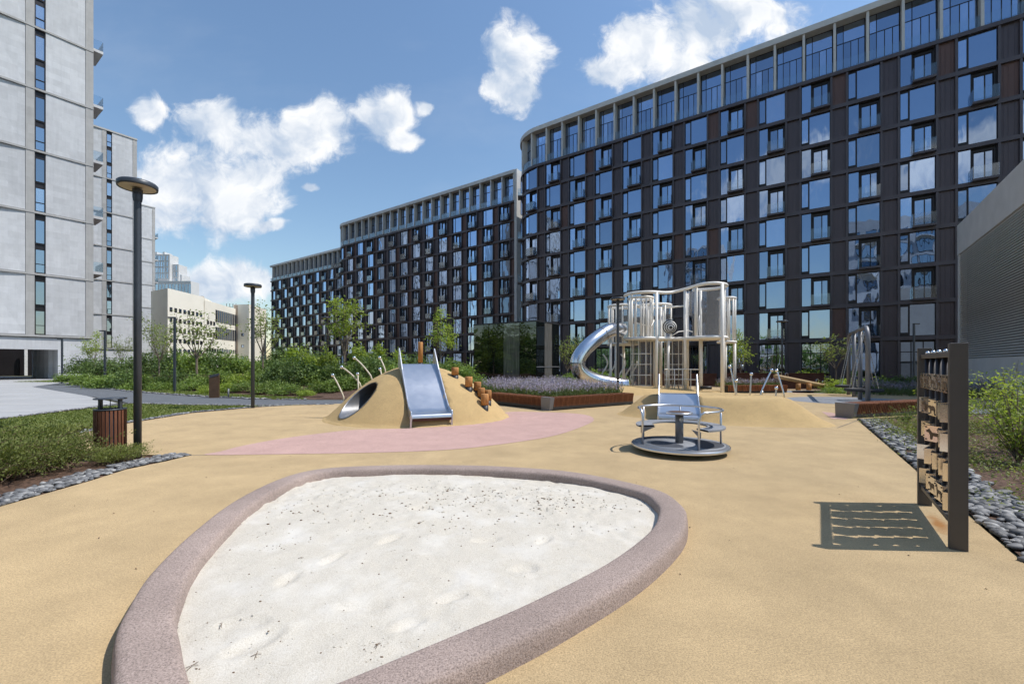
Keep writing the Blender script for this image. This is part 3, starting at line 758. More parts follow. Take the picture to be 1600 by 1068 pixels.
# blocks that stand behind the photographer and show in the window panes
def back_block(label, origin, wd, h, ang):
    t = thing('stone_block', label, 'building', origin, ang)
    MB().box(-wd / 2, wd / 2, -12, 0, 0, h).build('wall', 'stone', t)
    fr = MB(); bars(fr, -1.5, 1.5, 0, 2.4, -.05, .05, .1, (0,)); frm = fr.mesh('window', 'bronze_dk'); pm = pane(-1.4, 1.4, .1, 2.3, .02).mesh('pane', 'glass_blue')
    bal = MB().box(-1.6, 1.6, .05, 1.0, -.15, .0).mesh('balcony', 'white_paint')
    n = int(wd // 4.2)
    for i in range(n):
        for k in range(int(h // 3.2) - 1):
            w = link('window', frm, t, ((i - (n - 1) / 2) * 4.2, .06, 4 + k * 3.2)); link('pane', pm, w)
            if (i + k) % 2: link('balcony', bal, t, ((i - (n - 1) / 2) * 4.2, .06, 3.95 + k * 3.2))
    return t
back_block('pale block with balconies mirrored in the dark windows on the right', (6, -17, 0), 21, 31, math.atan2(-UY, -UX))
back_block('pale tower mirrored in the dark windows near the play tower', (-44, -8, 0), 14, 36, math.atan2(-UY, -UX) + R(12))

# ------------------------------------------------------------------ sandbox
crest = [G(x, y, .13) for x, y in [(186,1031),(188,983),(207,941),(241,890),(305,828),(371,779),(443,745),(505,731),(598,726),(700,725.5),(790,728),(900,737),(1020,762),(1062,786),(1070,807),(1058,838),(995,893),(870,965),(750,1022),(650,1068)]]
crest += [Vector((-.68, 1.76, .13)), Vector((-.95, 1.61, .13)), Vector((-1.25, 1.60, .13)), Vector((-1.53, 1.73, .13)), Vector((-1.74, 1.93, .13))]
ring = [Vector((p.x, p.y, 0)) for p in spline(crest, 6)]
def offset(poly, d):
    out = []; n = len(poly)
    for i in range(n):
        t = (poly[(i + 1) % n] - poly[i - 1]).normalized(); nn = Vector((t.y, -t.x, 0)); out.append(poly[i] + nn * d)
    return out
area = sum(ring[i].x * ring[(i + 1) % len(ring)].y - ring[(i + 1) % len(ring)].x * ring[i].y for i in range(len(ring)))
sg = 1 if area > 0 else -1                 # +offset = outwards
sb = thing('sandbox', 'teardrop-shaped sandbox of pale sand with a raised brown rubber rim', 'sandbox', (-.6, 4, 0))
prof = [(.030, -.01), (.026, .05), (.018, .098), (.009, .115), (-.008, .1265), (-.035, .1315), (-.12, .1325), (-.195, .1305), (-.216, .1255), (-.230, .113), (-.238, .09), (-.246, .0)]
mb = MB(); n = len(ring); vs = []
for d, z in prof: vs += [(p.x, p.y, z) for p in offset(ring, d * sg)]
fs = [(j * n + i, j * n + (i + 1) % n, (j + 1) * n + (i + 1) % n, (j + 1) * n + i) for j in range(len(prof) - 1) for i in range(n)]
mb.add(vs, fs, True); mb.build('rim', 'rim', sb, sb.location)
t = NT('sand')
f1 = t.noise(150, 2, .7); f2 = t.noise(2.2, 6, .6); f3 = t.noise(11, 5, .65)
col = t.ramp(f1, [(.3, (.46, .41, .335)), (.5, (.59, .545, .465)), (.7, (.67, .63, .56))])
col = t.mix(t.math('MULTIPLY', t.math('SUBTRACT', f2, .48, True), 3.2, True), col, (.70, .67, .615))
col = t.mix(t.math('MULTIPLY', t.math('SUBTRACT', f3, .60, True), 3.0, True), col, (.47, .42, .36))
t.bump(t.math('ADD', t.math('MULTIPLY', f1, .5), t.math('MULTIPLY', f3, 1.4)), .5, .012)
M['sand'] = t.set(col, .95, spec=.15)
inner = offset(ring, -.25 * sg); ipoly = [(p.x, p.y) for p in inner]
from mathutils import noise as mnoise
bm = bmesh.new(); st = .028; gv = {}
xs = [p[0] for p in ipoly]; ys = [p[1] for p in ipoly]
def sand_h(x, y):
    v = Vector((x, y, 0)); far = max(0, min(1, (y - 3.4) / 2))
    dug = max(0, mnoise.noise(v * .9 + Vector((3, 7, 0))) + .25 + .5 * far)
    h = .040 + .018 * mnoise.noise(v * 1.1) + .010 * mnoise.noise(v * 3.3) + (.003 + .012 * dug) * mnoise.noise(v * 8) + .010 * dug * mnoise.noise(v * 17) + .005 * dug * mnoise.noise(v * 31)
    return h
FOOT = [(G(565, 958), .17, .05, 0.05), (G(400, 1015), .16, .07, .9), (G(820, 896), .10, .07, .2), (G(640, 985), .10, .05, .6), (G(705, 942), .12, .04, .5), (G(380, 985), .15, .06, .1), (G(520, 880), .13, .05, 1.2), (G(610, 850), .13, .05, .9), (G(760, 850), .13, .05, .3), (G(850, 850), .12, .05, 1.0), (G(660, 800), .13, .06, .2), (G(450, 915), .13, .05, 1.5)]
for i in range(int((max(xs) - min(xs)) / st) + 2):
    for j in range(int((max(ys) - min(ys)) / st) + 2):
        x, y = min(xs) + i * st, min(ys) + j * st
        z = sand_h(x, y)
        for c, a, b, r in FOOT:
            dx, dy = x - c.x, y - c.y; u = (dx * math.cos(r) + dy * math.sin(r)) / a; w = (-dx * math.sin(r) + dy * math.cos(r)) / b
            q = u * u + w * w
            if q < 2.5: z += -.022 * math.exp(-q ** 2) + .010 * math.exp(-(q - 1.35) ** 2 * 5)
        gv[i, j] = (x, y, z)
keep = {k for k, v in gv.items() if inside(ipoly, v[0], v[1])}
vid = {}
for (i, j) in list(keep):
    for a, b in ((0, 0), (1, 0), (1, 1), (0, 1), (-1, 0), (0, -1), (-1, -1), (1, -1), (-1, 1)):
        k = (i + a, j + b)
        if k in gv and k not in vid: vid[k] = bm.verts.new(gv[k])
for (i, j) in vid:
    q = [vid.get(k) for k in ((i, j), (i + 1, j), (i + 1, j + 1), (i, j + 1))]
    if all(q): bm.faces.new(q).smooth = True
me = bpy.data.meshes.new('sand'); bm.to_mesh(me); bm.free(); me.materials.append(M['sand'])
o = bpy.data.objects.new('sand', me); C.objects.link(o); o.parent = sb; o.matrix_parent_inverse = Matrix.Translation(-sb.location)
# loose clods, bits of bark and twigs lying on the sand
mb, mt = MB(), MB(); cnt = 0
spots = [(G(x, y, .05), s, n_) for x, y, s, n_ in [(860, 795, .16, 26), (750, 780, .28, 60), (690, 765, .3, 50), (900, 775, .25, 40), (560, 770, .25, 40), (480, 790, .2, 24), (440, 850, .12, 30), (380, 1000, .25, 40), (590, 1010, .10, 30), (930, 825, .18, 22), (420, 830, .1, 18), (640, 990, .5, 22), (700, 880, .8, 34), (960, 790, .2, 20), (820, 770, .35, 40), (700, 790, .9, 160), (600, 850, .9, 120), (880, 780, .4, 70), (520, 800, .5, 80)]]
for c, s, n_ in spots:
    for _ in range(n_):
        x, y = c.x + random.gauss(0, s), c.y + random.gauss(0, s * .6)
        if not inside(ipoly, x, y): continue
        r = random.uniform(.002, .008) * (1.3 if y > 4 else .7); tgt = mt if random.random() < .28 else mb
        tgt.sphere((x, y, sand_h(x, y) + r * .35), r, 6, 4, (random.uniform(.8, 1.8), random.uniform(.8, 1.5), .7))
for x, y in [(400, 1020), (345, 975), (590, 1005), (470, 870), (300, 1040)]:
    c = G(x, y, .05)
    for k in range(2):
        a = random.uniform(0, 6); d = Vector((math.cos(a), math.sin(a), 0)) * random.uniform(.015, .04)
        p0 = c - d; p1 = c + d; mt.tube([(p0.x, p0.y, sand_h(p0.x, p0.y) + .004), (c.x, c.y + .006, sand_h(c.x, c.y) + .008), (p1.x, p1.y, sand_h(p1.x, p1.y) + .004)], .0014, 5)
mb.build('sand_clods', 'sand', sb, sb.location, kind='stuff'); mt.build('twigs_and_bark', 'twig', sb, sb.location, kind='stuff')

# ------------------------------------------------------------------ mound with steel slide and tunnel
MC, MR, MH = (-2.85, 13.1), 2.52, 1.53
SL1 = ((-2.70, 12.55, 1.56), (-1.98, 10.80, .33), .98, .35)
SL2 = ((4.92, 12.95, .68), (4.42, 11.55, .20), 1.02, .4)
def under_slide(sl, x, y):
    (x0, y0, z0), (x1, y1, z1), w, run = sl
    L = math.hypot(x1 - x0, y1 - y0); dx, dy = (x1 - x0) / L, (y1 - y0) / L
    u = (x - x0) * dx + (y - y0) * dy; v = abs(-(x - x0) * dy + (y - y0) * dx)
    if v > w / 2 + .02 or u < -.25: return 9
    return (z0 if u < 0 else max(z1 - .1, z0 + (z1 - z0) * u / (L - run))) - .07
def mound_h(x, y):
    return min(mound_raw(x, y), under_slide(SL1, x, y))
def mound_raw(x, y):
    a = math.atan2(y - MC[1], x - MC[0]); r = MR * (1 + .05 * math.cos(2 * a + .4) + .02 * math.cos(3 * a))
    tt = math.hypot(x - MC[0], y - MC[1]) / r
    if tt >= 1.06: return -.06
    b = MH * max(0, 1 - tt * tt) ** (1.0 + .12 * math.cos(a - 2.7))
    return b + .03 * max(0, 1 - abs(tt - 1) / .12) - (.06 if tt > 1.03 else 0)
md = thing('play_mound', 'tall yellow rubber mound with a round steel tunnel', 'mound', (MC[0], MC[1], 0))
N1, N2 = 150, 64
vs = [(MC[0], MC[1], mound_h(*MC))]; 
for j in range(1, N2 + 1):
    for i in range(N1):
        a = 2 * math.pi * i / N1; rr = MR * 1.1 * j / N2; x, y = MC[0] + rr * math.cos(a), MC[1] + rr * math.sin(a); vs.append((x, y, mound_h(x, y)))
fs = [(0, 1 + i, 1 + (i + 1) % N1) for i in range(N1)]
for j in range(N2 - 1):
    fs += [(1 + j * N1 + i, 1 + (j + 1) * N1 + i, 1 + (j + 1) * N1 + (i + 1) % N1, 1 + j * N1 + (i + 1) % N1) for i in range(N1)]
o0 = len(vs); vs += [(x, y, -.3) for x, y, z in vs[1 + (N2 - 1) * N1:1 + N2 * N1]]
fs += [(1 + (N2 - 1) * N1 + i, o0 + i, o0 + (i + 1) % N1, 1 + (N2 - 1) * N1 + (i + 1) % N1) for i in range(N1)]
fs.append(tuple(o0 + i for i in range(N1 - 1, -1, -1)))
body = MB().add(vs, fs, True).build('mound_body', 'rubber_mound', md, md.location)
# tunnel bored through it
TD = Vector((-.60, -.80, 0)).normalized(); TS = Vector((TD.y, -TD.x, 0)); TR, TZc = .45, .60
TC = Vector((MC[0] - .28, MC[1] - .10, TZc)); TDn = TD
cut = MB().tube([TC - TDn * 1.0 - Vector(md.location), TC + TDn * 4 - Vector(md.location)], TR, 40).build('cutter', 'void')
cut.location = md.location
bpy.context.view_layer.update()
mod = body.modifiers.new('bore', 'BOOLEAN'); mod.object = cut; mod.operation = 'DIFFERENCE'; mod.solver = 'EXACT'
dg = bpy.context.evaluated_depsgraph_get(); nm = bpy.data.meshes.new_from_object(body.evaluated_get(dg))
body.modifiers.clear(); body.data = nm; nm.name = 'mound_body'
for p in nm.polygons: p.use_smooth = True
bpy.data.objects.remove(cut)
def lining(r0, r1, back, lip):
    vs = []; n = 48
    for k in range(n):
        a = 2 * math.pi * k / n; off = TS * math.cos(a) + Vector((0, 0, 1)) * math.sin(a)
        p = TC + off * r0; s = 0.0
        while mound_h((p + TDn * s).x, (p + TDn * s).y) > p.z and s < 4: s += .01
        s += lip
        vs += [tuple(p + TDn * s), tuple(TC + off * r1 + TDn * s), tuple(TC + off * r1 + TDn * (s - .03)), tuple(TC + off * r1 - TDn * back)]
    fs = [(k * 4 + j, ((k + 1) % n) * 4 + j, ((k + 1) % n) * 4 + j + 1, k * 4 + j + 1) for k in range(n) for j in range(3)]
    return MB().add(vs, fs, True)
lining(TR + .008, TR - .014, .95, .012).build('tunnel_lining', 'tunnel', md, md.location)
te = MB().lathe([(.01, 0), (TR - .03, 0)], (0, 0, 0), 32).build('tunnel_end', 'tunnel', md)
te.rotation_euler = Vector(TDn).to_track_quat('Z', 'Y').to_euler(); te.location = TC - TDn * .9 - Vector(md.location)

def slide(label, top, bot, width, wing, name='slide', bed_mat='steel', run=.35, legs=True):
    top, bot = Vector(top), Vector(bot)
    d = Vector((bot.x - top.x, bot.y - top.y, 0)); Ld = d.length; d.normalize(); p = Vector((-d.y, d.x, 0))
    if p.x < 0: p = -p
    t = thing(name, label, 'slide', (bot.x, bot.y, 0))
    prof = [(-.25, top.z + .005), (0, top.z), (.06, top.z - .03)]
    Ls = Ld - run
    prof += [(Ls * .5 + .03, (top.z + bot.z) / 2 + .01), (Ls - .1, bot.z + .10), (Ls, bot.z + .05), (Ls + .1, bot.z + .018), (Ls + .2, bot.z), (Ld, bot.z - .005), (Ld + .03, bot.z - .03), (Ld + .035, bot.z - .1)]
    hwid = width / 2; vs = []
    for s, z in prof:
        for k in (-1, 1): q = Vector((top.x, top.y, 0)) + d * s + p * k * hwid; vs.append((q.x, q.y, z))
    fs = [(2 * i, 2 * i + 1, 2 * i + 3, 2 * i + 2) for i in range(len(prof) - 1)]
    bed = MB().add(vs, fs, True).build('slide_bed', bed_mat, t, t.location)
    for k in (-1, 1):                        # side cheeks with a tall fin at the top
        vs = []
        up = [.0, wing, wing * .55, .16, .13, .12, .11, .10, .08, .02]
        ss = [-.32, -.16, .12, .42] + [Ls * .6, Ls * .85, Ls, Ls + .2, Ld, Ld + .04]
        def zat(s):
            for (a, za), (b, zb) in zip(prof, prof[1:]):
                if a <= s <= b: return za + (zb - za) * (s - a) / max(1e-6, b - a)
            return prof[0][1] if s < prof[0][0] else prof[-1][1] + .05
        top_l, bot_l = [], []
        for s, u in zip(ss, up):
            q = Vector((top.x, top.y, 0)) + d * s; z = zat(s)
            top_l.append((q, z + u)); bot_l.append((q, z - .12))
        mb = MB(); n = len(ss)
        for off in (hwid, hwid + .035):
            mb.v += [tuple((q + p * k * off)[:2]) + (z,) for q, z in top_l] + [tuple((q + p * k * off)[:2]) + (z,) for q, z in bot_l]
        F4 = lambda a, b, c, e: (mb.f.append((a, b, c, e)), mb.sm.append(False))
        for i in range(n - 1):
            F4(i, i + 1, n + i + 1, n + i); F4(2*n + i, 3*n + i, 3*n + i + 1, 2*n + i + 1)
            F4(i, 2*n + i, 2*n + i + 1, i + 1); F4(n + i, n + i + 1, 3*n + i + 1, 3*n + i)
        F4(0, n, 3*n, 2*n); F4(n - 1, 3*n - 1, 4*n - 1, 2*n - 1)
        mb.build('side_cheek', 'steel', t, t.location, bevel=.008)
        if legs:
            q = bot + p * k * (hwid + .018) - d * .02
            MB().box(q.x - .022, q.x + .022, q.y - .022, q.y + .022, -.02, bot.z - .03).build('leg', 'steel', t, t.location)
    if legs:
        q = bot - d * .01
        MB().obox((q.x, q.y, bot.z - .105), p * hwid, d * .015, (0, 0, .065)).build('front_plate', 'corten', t, t.location)
    return t
slide('wide steel slide running down the front of the tall yellow mound', (-2.70, 12.55, 1.56), (-1.98, 10.80, .33), .98, .46)

def hit(px, py, hf, y0=10.0, y1=16.0):
    """where the sight line meets a rise; None beyond its crest"""
    Y = y0
    while Y < y1:
        p = A(px, py, Y)
        if p.z <= hf(p.x, p.y): return p
        Y += .02
    return None
def ball_pole(label, base, ball, group, r=.021, rb=.05, bend=.25, mat='post_beige'):
    base, ball = Vector(base), Vector(ball); t = thing('ball_pole', label, 'climbing pole', base, 0, group)
    mid = (base + ball) / 2 + Vector((0, 0, bend * (ball - base).length)); 
    pts = [tuple((base * (1 - u) ** 2 + mid * 2 * u * (1 - u) + ball * u * u)) for u in [i / 8 for i in range(9)]]
    pts[0] = (base.x, base.y, base.z - .12)
    MB().tube(pts, r, 10).build('pole', mat, t, base); MB().sphere(ball, rb, 16, 10).build('ball', 'chrome', t, base)
for lab, bx, by, ex, ey, Y0, Y1 in [('highest on the left slope of the tall mound', 583, 589, 553.7, 558.7, 13.2, 13.5), ('reaching farthest left over the mound tunnel', 566, 598, 534, 573.3, 12.9, 13.0), ('lowest and leftmost beside the tall mound', 539, 619, 520, 586, 12.7, 12.9), ('short and upright beside the left ball pole arc', 560, 601, 559, 584, 13.4, 13.6), ('just left of the tall mound slide', 603, 577, 593.5, 558.5, 13.9, 14.2), ('short, behind the crest left of the mound slide', 596, 582, 594, 576.5, 14.2, 14.3)]:
    for k in range(40):
        b = hit(bx, by + k, mound_raw)
        if b: break
    e = A(ex, ey, b.y + .15)
    ball_pole('pale pole with a chrome ball, ' + lab, b, e, 'ball-topped poles on the tall mound', bend=.12)
for lab, px, yt, yb, Y, r in [('tall one standing behind the top of the mound slide', 657, 536, 572, 13.9, .075), ('highest one on the right shoulder of the mound', 711, 575.5, 591, 13.0, .105), ('second from the top on the right shoulder', 732.5, 590, 611, 12.7, .105), ('third from the top on the right shoulder', 746, 598, 616, 13.2, .105), ('fourth from the top on the right shoulder', 752, 607.5, 626, 12.9, .105), ('rightmost one at the foot of the mound', 762.5, 611, 632, 13.3, .10), ('lowest and nearest one at the foot of the mound', 757.5, 617, 640, 12.4, .108)]:
    for k in range(40):
        b = hit(px, yb - 1 + k, lambda x, y: max(0, mound_raw(x, y)))
        if b: break
    if px == 657: b = Vector((A(px, yb, 13.9).x, 13.9, mound_raw(A(px, yb, 13.9).x, 13.9)))
    tp = A(px, yt - 2, b.y + r * .6); zb = b.z; zg = zb - .25
    t = thing('wooden_post', 'wooden stepping post, ' + lab, 'post', (tp.x, tp.y, max(0, mound_h(tp.x, tp.y))), 0, 'wooden stepping posts on the mound')
    cut_ = zb + (tp.z - zb) * .28
    MB().lathe([(.001, 0), (r - .012, 0), (r, -.012), (r, cut_ - tp.z), (.001, cut_ - tp.z)], (tp.x, tp.y, tp.z), 24).build('post', 'wood_post', t, t.location)
    MB().cyl((tp.x, tp.y, zg), (tp.x, tp.y, cut_), r * .93, 20).build('foot', 'black_paint', t, t.location)

# ------------------------------------------------------------------ low mound on the right with its slide
def smooth(a, b, x): x = max(0, min(1, (x - a) / (b - a))); return x * x * (3 - 2 * x)
LOW = [(3.3, 13.5), (4.2, 12.2), (5.4, 11.15), (6.8, 10.75), (7.95, 10.85), (8.5, 11.8), (8.7, 13.2), (8.0, 14.6), (6.2, 15.3), (4.4, 15.2)]
LOWS = [(p.x, p.y) for p in spline([(x, y, 0) for x, y in LOW], 6)]
def dist_in(poly, x, y):
    b = 1e9; n = len(poly)
    for i in range(n):
        (x0, y0), (x1, y1) = poly[i - 1], poly[i]; dx, dy = x1 - x0, y1 - y0
        tt = max(0, min(1, ((x - x0) * dx + (y - y0) * dy) / (dx * dx + dy * dy + 1e-9)))
        b = min(b, math.hypot(x - x0 - dx * tt, y - y0 - dy * tt))
    return b
def low_h(x, y):
    if not inside(LOWS, x, y): return 0
    q = dist_in(LOWS, x, y); w = .85 if x < 7 else .85 + .25 * (x - 7)
    k = min(1, q / w); return .64 * (k * .75 + .25 * k * k * (3 - 2 * k)) if k < 1 else .64
bm = bmesh.new(); st = .08; gv = {}
for i in range(78):
    for j in range(66):
        x, y = 2.9 + i * st, 10.4 + j * st
        h = low_h(x, y)
        # soften
        h = (h * 2 + low_h(x + .1, y) + low_h(x - .1, y) + low_h(x, y + .1) + low_h(x, y - .1)) / 6
        h = min(h, under_slide(SL2, x, y))
        gv[i, j] = (bm.verts.new((x, y, h - (.02 if h < .005 else 0))), h)
for (i, j), (v, h) in gv.items():
    q = [gv.get(k) for k in ((i, j), (i + 1, j), (i + 1, j + 1), (i, j + 1))]
    if all(q) and max(k[1] for k in q) > .004: bm.faces.new([k[0] for k in q]).smooth = True
me = bpy.data.meshes.new('low_mound'); bm.to_mesh(me); bm.free(); me.materials.append(M['rubber_mound'])
o = bpy.data.objects.new('low_mound', me); C.objects.link(o); tag(o, 'low flat-topped yellow rubber mound behind the carousel', 'mound')
slide('short steel slide with high cheeks set into the low mound', (4.92, 12.95, .68), (4.42, 11.55, .20), 1.02, .58, run=.4, legs=False)
for lab, bx, by, ex, ey, Y0, Y1 in [('leftmost, beside the play tower legs', 1150, 618, 1140.5, 572.5, 12.9, 13.0), ('short, second from the play tower legs', 1150.5, 616, 1150.5, 594.5, 13.2, 13.2), ('straight and mid-high, third from the play tower', 1172, 617, 1174, 584, 13.0, 13.0), ('tall one of the pair leaning together, left', 1187, 618, 1206, 578, 12.9, 13.1), ('lowest, at the foot of the leaning pair', 1190, 618, 1190.5, 612.5, 13.0, 13.0), ('knee-high, between the legs of the leaning pair', 1212, 619.5, 1213, 606, 12.8, 12.8), ('tall one of the pair leaning together, right', 1226, 620, 1213.5, 578.5, 12.8, 13.0)]:
    b, e = A(bx, by, Y0), A(ex, ey, Y1); b.z = min(b.z, .66)
    ball_pole('slim steel ball pole on the low mound, ' + lab, b, e, 'ball-topped poles on the low mound', r=.022, rb=.05, bend=.08, mat='steel')

# ------------------------------------------------------------------ carousel
cx, cy, cR = 3.05, 7.75, .92
ca = thing('carousel', 'grey round playground carousel with seat ring and hand rail', 'carousel', (cx, cy, 0))
pl = MB().lathe([(.001, .085), (cR - .03, .085), (cR, .10), (cR, .135), (cR - .012, .15), (cR - .03, .150), (cR - .05, .156), (.001, .156)], (cx, cy, 0), 72).build('platform', 'grey_paint', ca, ca.location)
MB().lathe([(cR + .004, .095), (cR + .012, .105), (cR + .012, .132), (cR + .004, .142)], (cx, cy, 0), 72).build('edge_ring', 'steel', ca, ca.location)
MB().lathe([(.001, .0), (.45, .0), (.45, .085), (.001, .085)], (cx, cy, 0), 36).build('base', 'black_paint', ca, ca.location)
M['grip'] = plain('grip_dark', (.055, .06, .075), .7); M['grip2'] = plain('grip_light', (.235, .245, .265), .7)
def crescent(a0, a1, r0, r1, n=22):
    o_, i_ = [], []
    for k in range(n + 1):
        u = k / n; a = R(a0 + (a1 - a0) * u); w = math.sin(math.pi * u) ** .6
        rm = (r0 + r1) / 2; hw_ = (r1 - r0) / 2 * w
        o_.append((cx + (rm + hw_) * math.cos(a), cy + (rm + hw_) * math.sin(a))); i_.append((cx + (rm - hw_) * math.cos(a), cy + (rm - hw_) * math.sin(a)))
    return o_[1:-1] + i_[::-1][1:-1]
MB().lathe([(.001, .158), (.84, .158), (.84, .1565)], (cx, cy, 0), 64).build('grip_surface', 'grip2', pl, (cx, cy, 0))
for a0, a1, r0, r1 in [(150, 265, .12, .62), (-75, 40, .30, .82), (70, 150, .66, .84)]:
    MB().sheet(crescent(a0, a1, r0, r1), .161).build('grip_pattern', 'grip', pl, (cx, cy, 0))
A0, A1, rr_, hz = -86, 190, .79, .80
pts = [(cx + rr_ * math.cos(R(A0)), cy + rr_ * math.sin(R(A0)), .15), (cx + rr_ * math.cos(R(A0)), cy + rr_ * math.sin(R(A0)), hz - .12), (cx + rr_ * math.cos(R(A0 + 3)), cy + rr_ * math.sin(R(A0 + 3)), hz - .04), (cx + rr_ * math.cos(R(A0 + 8)), cy + rr_ * math.sin(R(A0 + 8)), hz)]
pts += [(cx + rr_ * math.cos(R(a)), cy + rr_ * math.sin(R(a)), hz) for a in range(A0 + 14, A1 - 13, 6)]
pts += [(cx + rr_ * math.cos(R(A1 - 8)), cy + rr_ * math.sin(R(A1 - 8)), hz), (cx + rr_ * math.cos(R(A1 - 3)), cy + rr_ * math.sin(R(A1 - 3)), hz - .04), (cx + rr_ * math.cos(R(A1)), cy + rr_ * math.sin(R(A1)), hz - .12), (cx + rr_ * math.cos(R(A1)), cy + rr_ * math.sin(R(A1)), .15)]
MB().tube(pts, .021, 12).build('hand_rail', 'steel', ca, ca.location)
for a in (134, 68, -8): MB().cyl((cx + rr_ * math.cos(R(a)), cy + rr_ * math.sin(R(a)), .15), (cx + rr_ * math.cos(R(a)), cy + rr_ * math.sin(R(a)), hz), .02, 12).build('rail_post', 'steel', ca, ca.location)
MB().lathe([(.52, .47), (.52, .50), (.84, .50), (.84, .47), (.52, .47)], (cx, cy, 0), 60, False, -75, 186).build('seat', 'grip2', ca, ca.location)
MB().lathe([(.56, .503), (.60, .503)], (cx, cy, 0), 40, False, -60, 10).build('seat_stripe', 'grip', ca, ca.location)
for a in (A0 + 2, A1 - 4): 
    q = [(.50, .47), (.80, .47), (.80, .36), (.74, .38)]; d = Vector((math.cos(R(a)), math.sin(R(a)), 0)); w = Vector((-d.y, d.x, 0)) * .012
    c0 = Vector((cx, cy, 0)); vs = [tuple(c0 + d * r_ + w * s + Vector((0, 0, z))) for s in (-1, 1) for r_, z in q]
    MB().add(vs, [(0, 1, 2, 3), (7, 6, 5, 4), (0, 4, 5, 1), (1, 5, 6, 2), (2, 6, 7, 3), (3, 7, 4, 0)]).build('seat_bracket', 'grey_paint', ca, ca.location)
MB().cyl((cx, cy, .155), (cx, cy, .70), .078, 24).build('centre_column', 'grey_paint', ca, ca.location)
MB().lathe([(.001, .70), (.22, .70), (.245, .712), (.25, .725), (.24, .738), (.001, .738)], (cx, cy, 0), 40).build('centre_table', 'steel', ca, ca.location)
MB().lathe([(.001, .741), (.21, .741)], (cx, cy, 0), 40).build('table_top', 'sign_brown', ca, ca.location)
bd = MB().cyl((cx + .004, cy - .079, .60), (cx + .004, cy - .084, .60), .036, 20).build('round_badge', 'white_paint', ca, ca.location)
MB().tube([(cx + .004, cy - .0855, .628), (cx + .004, cy - .0855, .575)], .003, 6).build('badge_mark', 'black_paint', bd, ca.location)
MB().tube([(cx + .004 + .026 * math.cos(R(a)), cy - .0855, .60 + .026 * math.sin(R(a))) for a in range(0, 361, 20)], .002, 5, False).build('badge_ring', 'black_paint', bd, ca.location)

ca.scale = (.89, .89, .95); ca.location = (2.99, 7.80, 0)

# ------------------------------------------------------------------ litter bin, lamps, info post
bx, by = -6.78, 7.32
bn = thing('litter_bin', 'round litter bin clad in dark brown wooden slats with grey lid', 'litter bin', (bx, by, 0))
MB().lathe([(.255, .03), (.255, .735), (.235, .735), (.235, .3), (.001, .3)], (bx, by, 0), 40).build('drum', 'lamp_paint', bn, bn.location)
MB().lathe([(.24, .735), (.29, .735), (.29, .755), (.24, .755), (.24, .735)], (bx, by, 0), 40).build('top_ring', 'lamp_paint', bn, bn.location)
slm = MB().box(-.023, .023, -.013, .013, .0, .70).mesh('slat', 'bin_wood')
for i in range(25):
    a = 2 * math.pi * i / 25; link('slat', slm, bn, (.274 * math.cos(a), .274 * math.sin(a), .03), a + math.pi / 2)
for s in (-1, 1): MB().box(bx + s * .225 - .025, bx + s * .225 + .025, by - .035, by + .035, .74, .90).build('lid_support', 'lamp_paint', bn, bn.location)
MB().cyl((bx, by, .3), (bx, by, .90), .008, 8).build('rod', 'lamp_paint', bn, bn.location)
MB().lathe([(.001, .90), (.29, .90), (.295, .908), (.29, .918), (.001, .925)], (bx, by, 0), 40).build('lid', 'lamp_paint', bn, bn.location)

bn.scale = (.73, .73, 1.08); bn.location = (-6.70, 7.28, 0)
def disc_lamp(label, x, y, h=4.55, rd=.275, r=.055, z0=0):
    t = thing('street_lamp', label, 'lamp', (x, y, z0), 0, 'park lamps on dark poles')
    MB().tube([(0, 0, -.1), (0, 0, h * .6), (0, 0, h - .25), (0, 0, h - .1)], [r, r, r * .95, r * 1.05], 20).build('pole', 'lamp_paint', t)
    MB().lathe([(r * 1.1, h - .26), (r * 1.25, h - .2), (r * 1.3, h - .06), (.001, h - .03)], n=20).build('neck', 'lamp_paint', t)
    MB().lathe([(rd - .03, h - .035), (rd - .005, h - .045), (rd, h - .02), (rd, h + .03), (rd - .02, h + .05), (.001, h + .06)], n=48).build('lamp_head', 'lamp_paint', t)
    MB().lathe([(.001, h - .032), (rd - .025, h - .034)], n=48).build('lens', 'lamp_lens', t)
disc_lamp('tall dark lamp with a flat disc head beside the litter bin', *G(215, 713).xy)
disc_lamp('disc-headed lamp on the lawn edge left of the tall mound', *G(395, 637).xy, h=4.35, r=.06, rd=.28)
disc_lamp('disc-headed lamp in front of the tube slide', 4.85, 20.0, h=4.55, rd=.32, r=.06)
disc_lamp('disc-headed lamp among young trees left of the tall mound', *A(509, 500, 37).xy, h=5.5, rd=.36, r=.06)
disc_lamp('disc-headed lamp before the corten planter right of the play tower', *A(1222, 500, 29).xy, h=4.4, rd=.34, r=.06)
def hook_lamp(label, x, y, h, s=1, z0=0):
    t = thing('street_lamp', label, 'lamp', (x, y, z0), 0, 'park lamps on dark poles')
    MB().box(-.05, .05, -.05, .05, -.1, h).build('pole', 'lamp_paint', t); MB().box(.0, s * .38, -.04, .04, h - .06, h + .01).build('arm', 'lamp_paint', t)
    MB().box(s * .14, s * .36, -.035, .035, h - .075, h - .06).build('lens', 'lamp_lens', t)
for lab, px, yt, Y in [('slim square lamp post in front of the passage under the nearest tower', 97, 529, 36), ('slim square lamp post against the second stone tower', 164, 516, 31), ('slim square lamp post in front of the cream building', 273, 495, 25), ('slim square lamp post before the right entrance of the nearest dark block', 1428, 505, 30)]:
    p = A(px, yt, Y); hook_lamp(lab, p.x, p.y, p.z, 1 if px > 1000 else -1)
p = G(335, 621); ip = thing('information_post', 'brown slanted-top information post beside the path', 'sign', (p.x, p.y, 0), R(18))
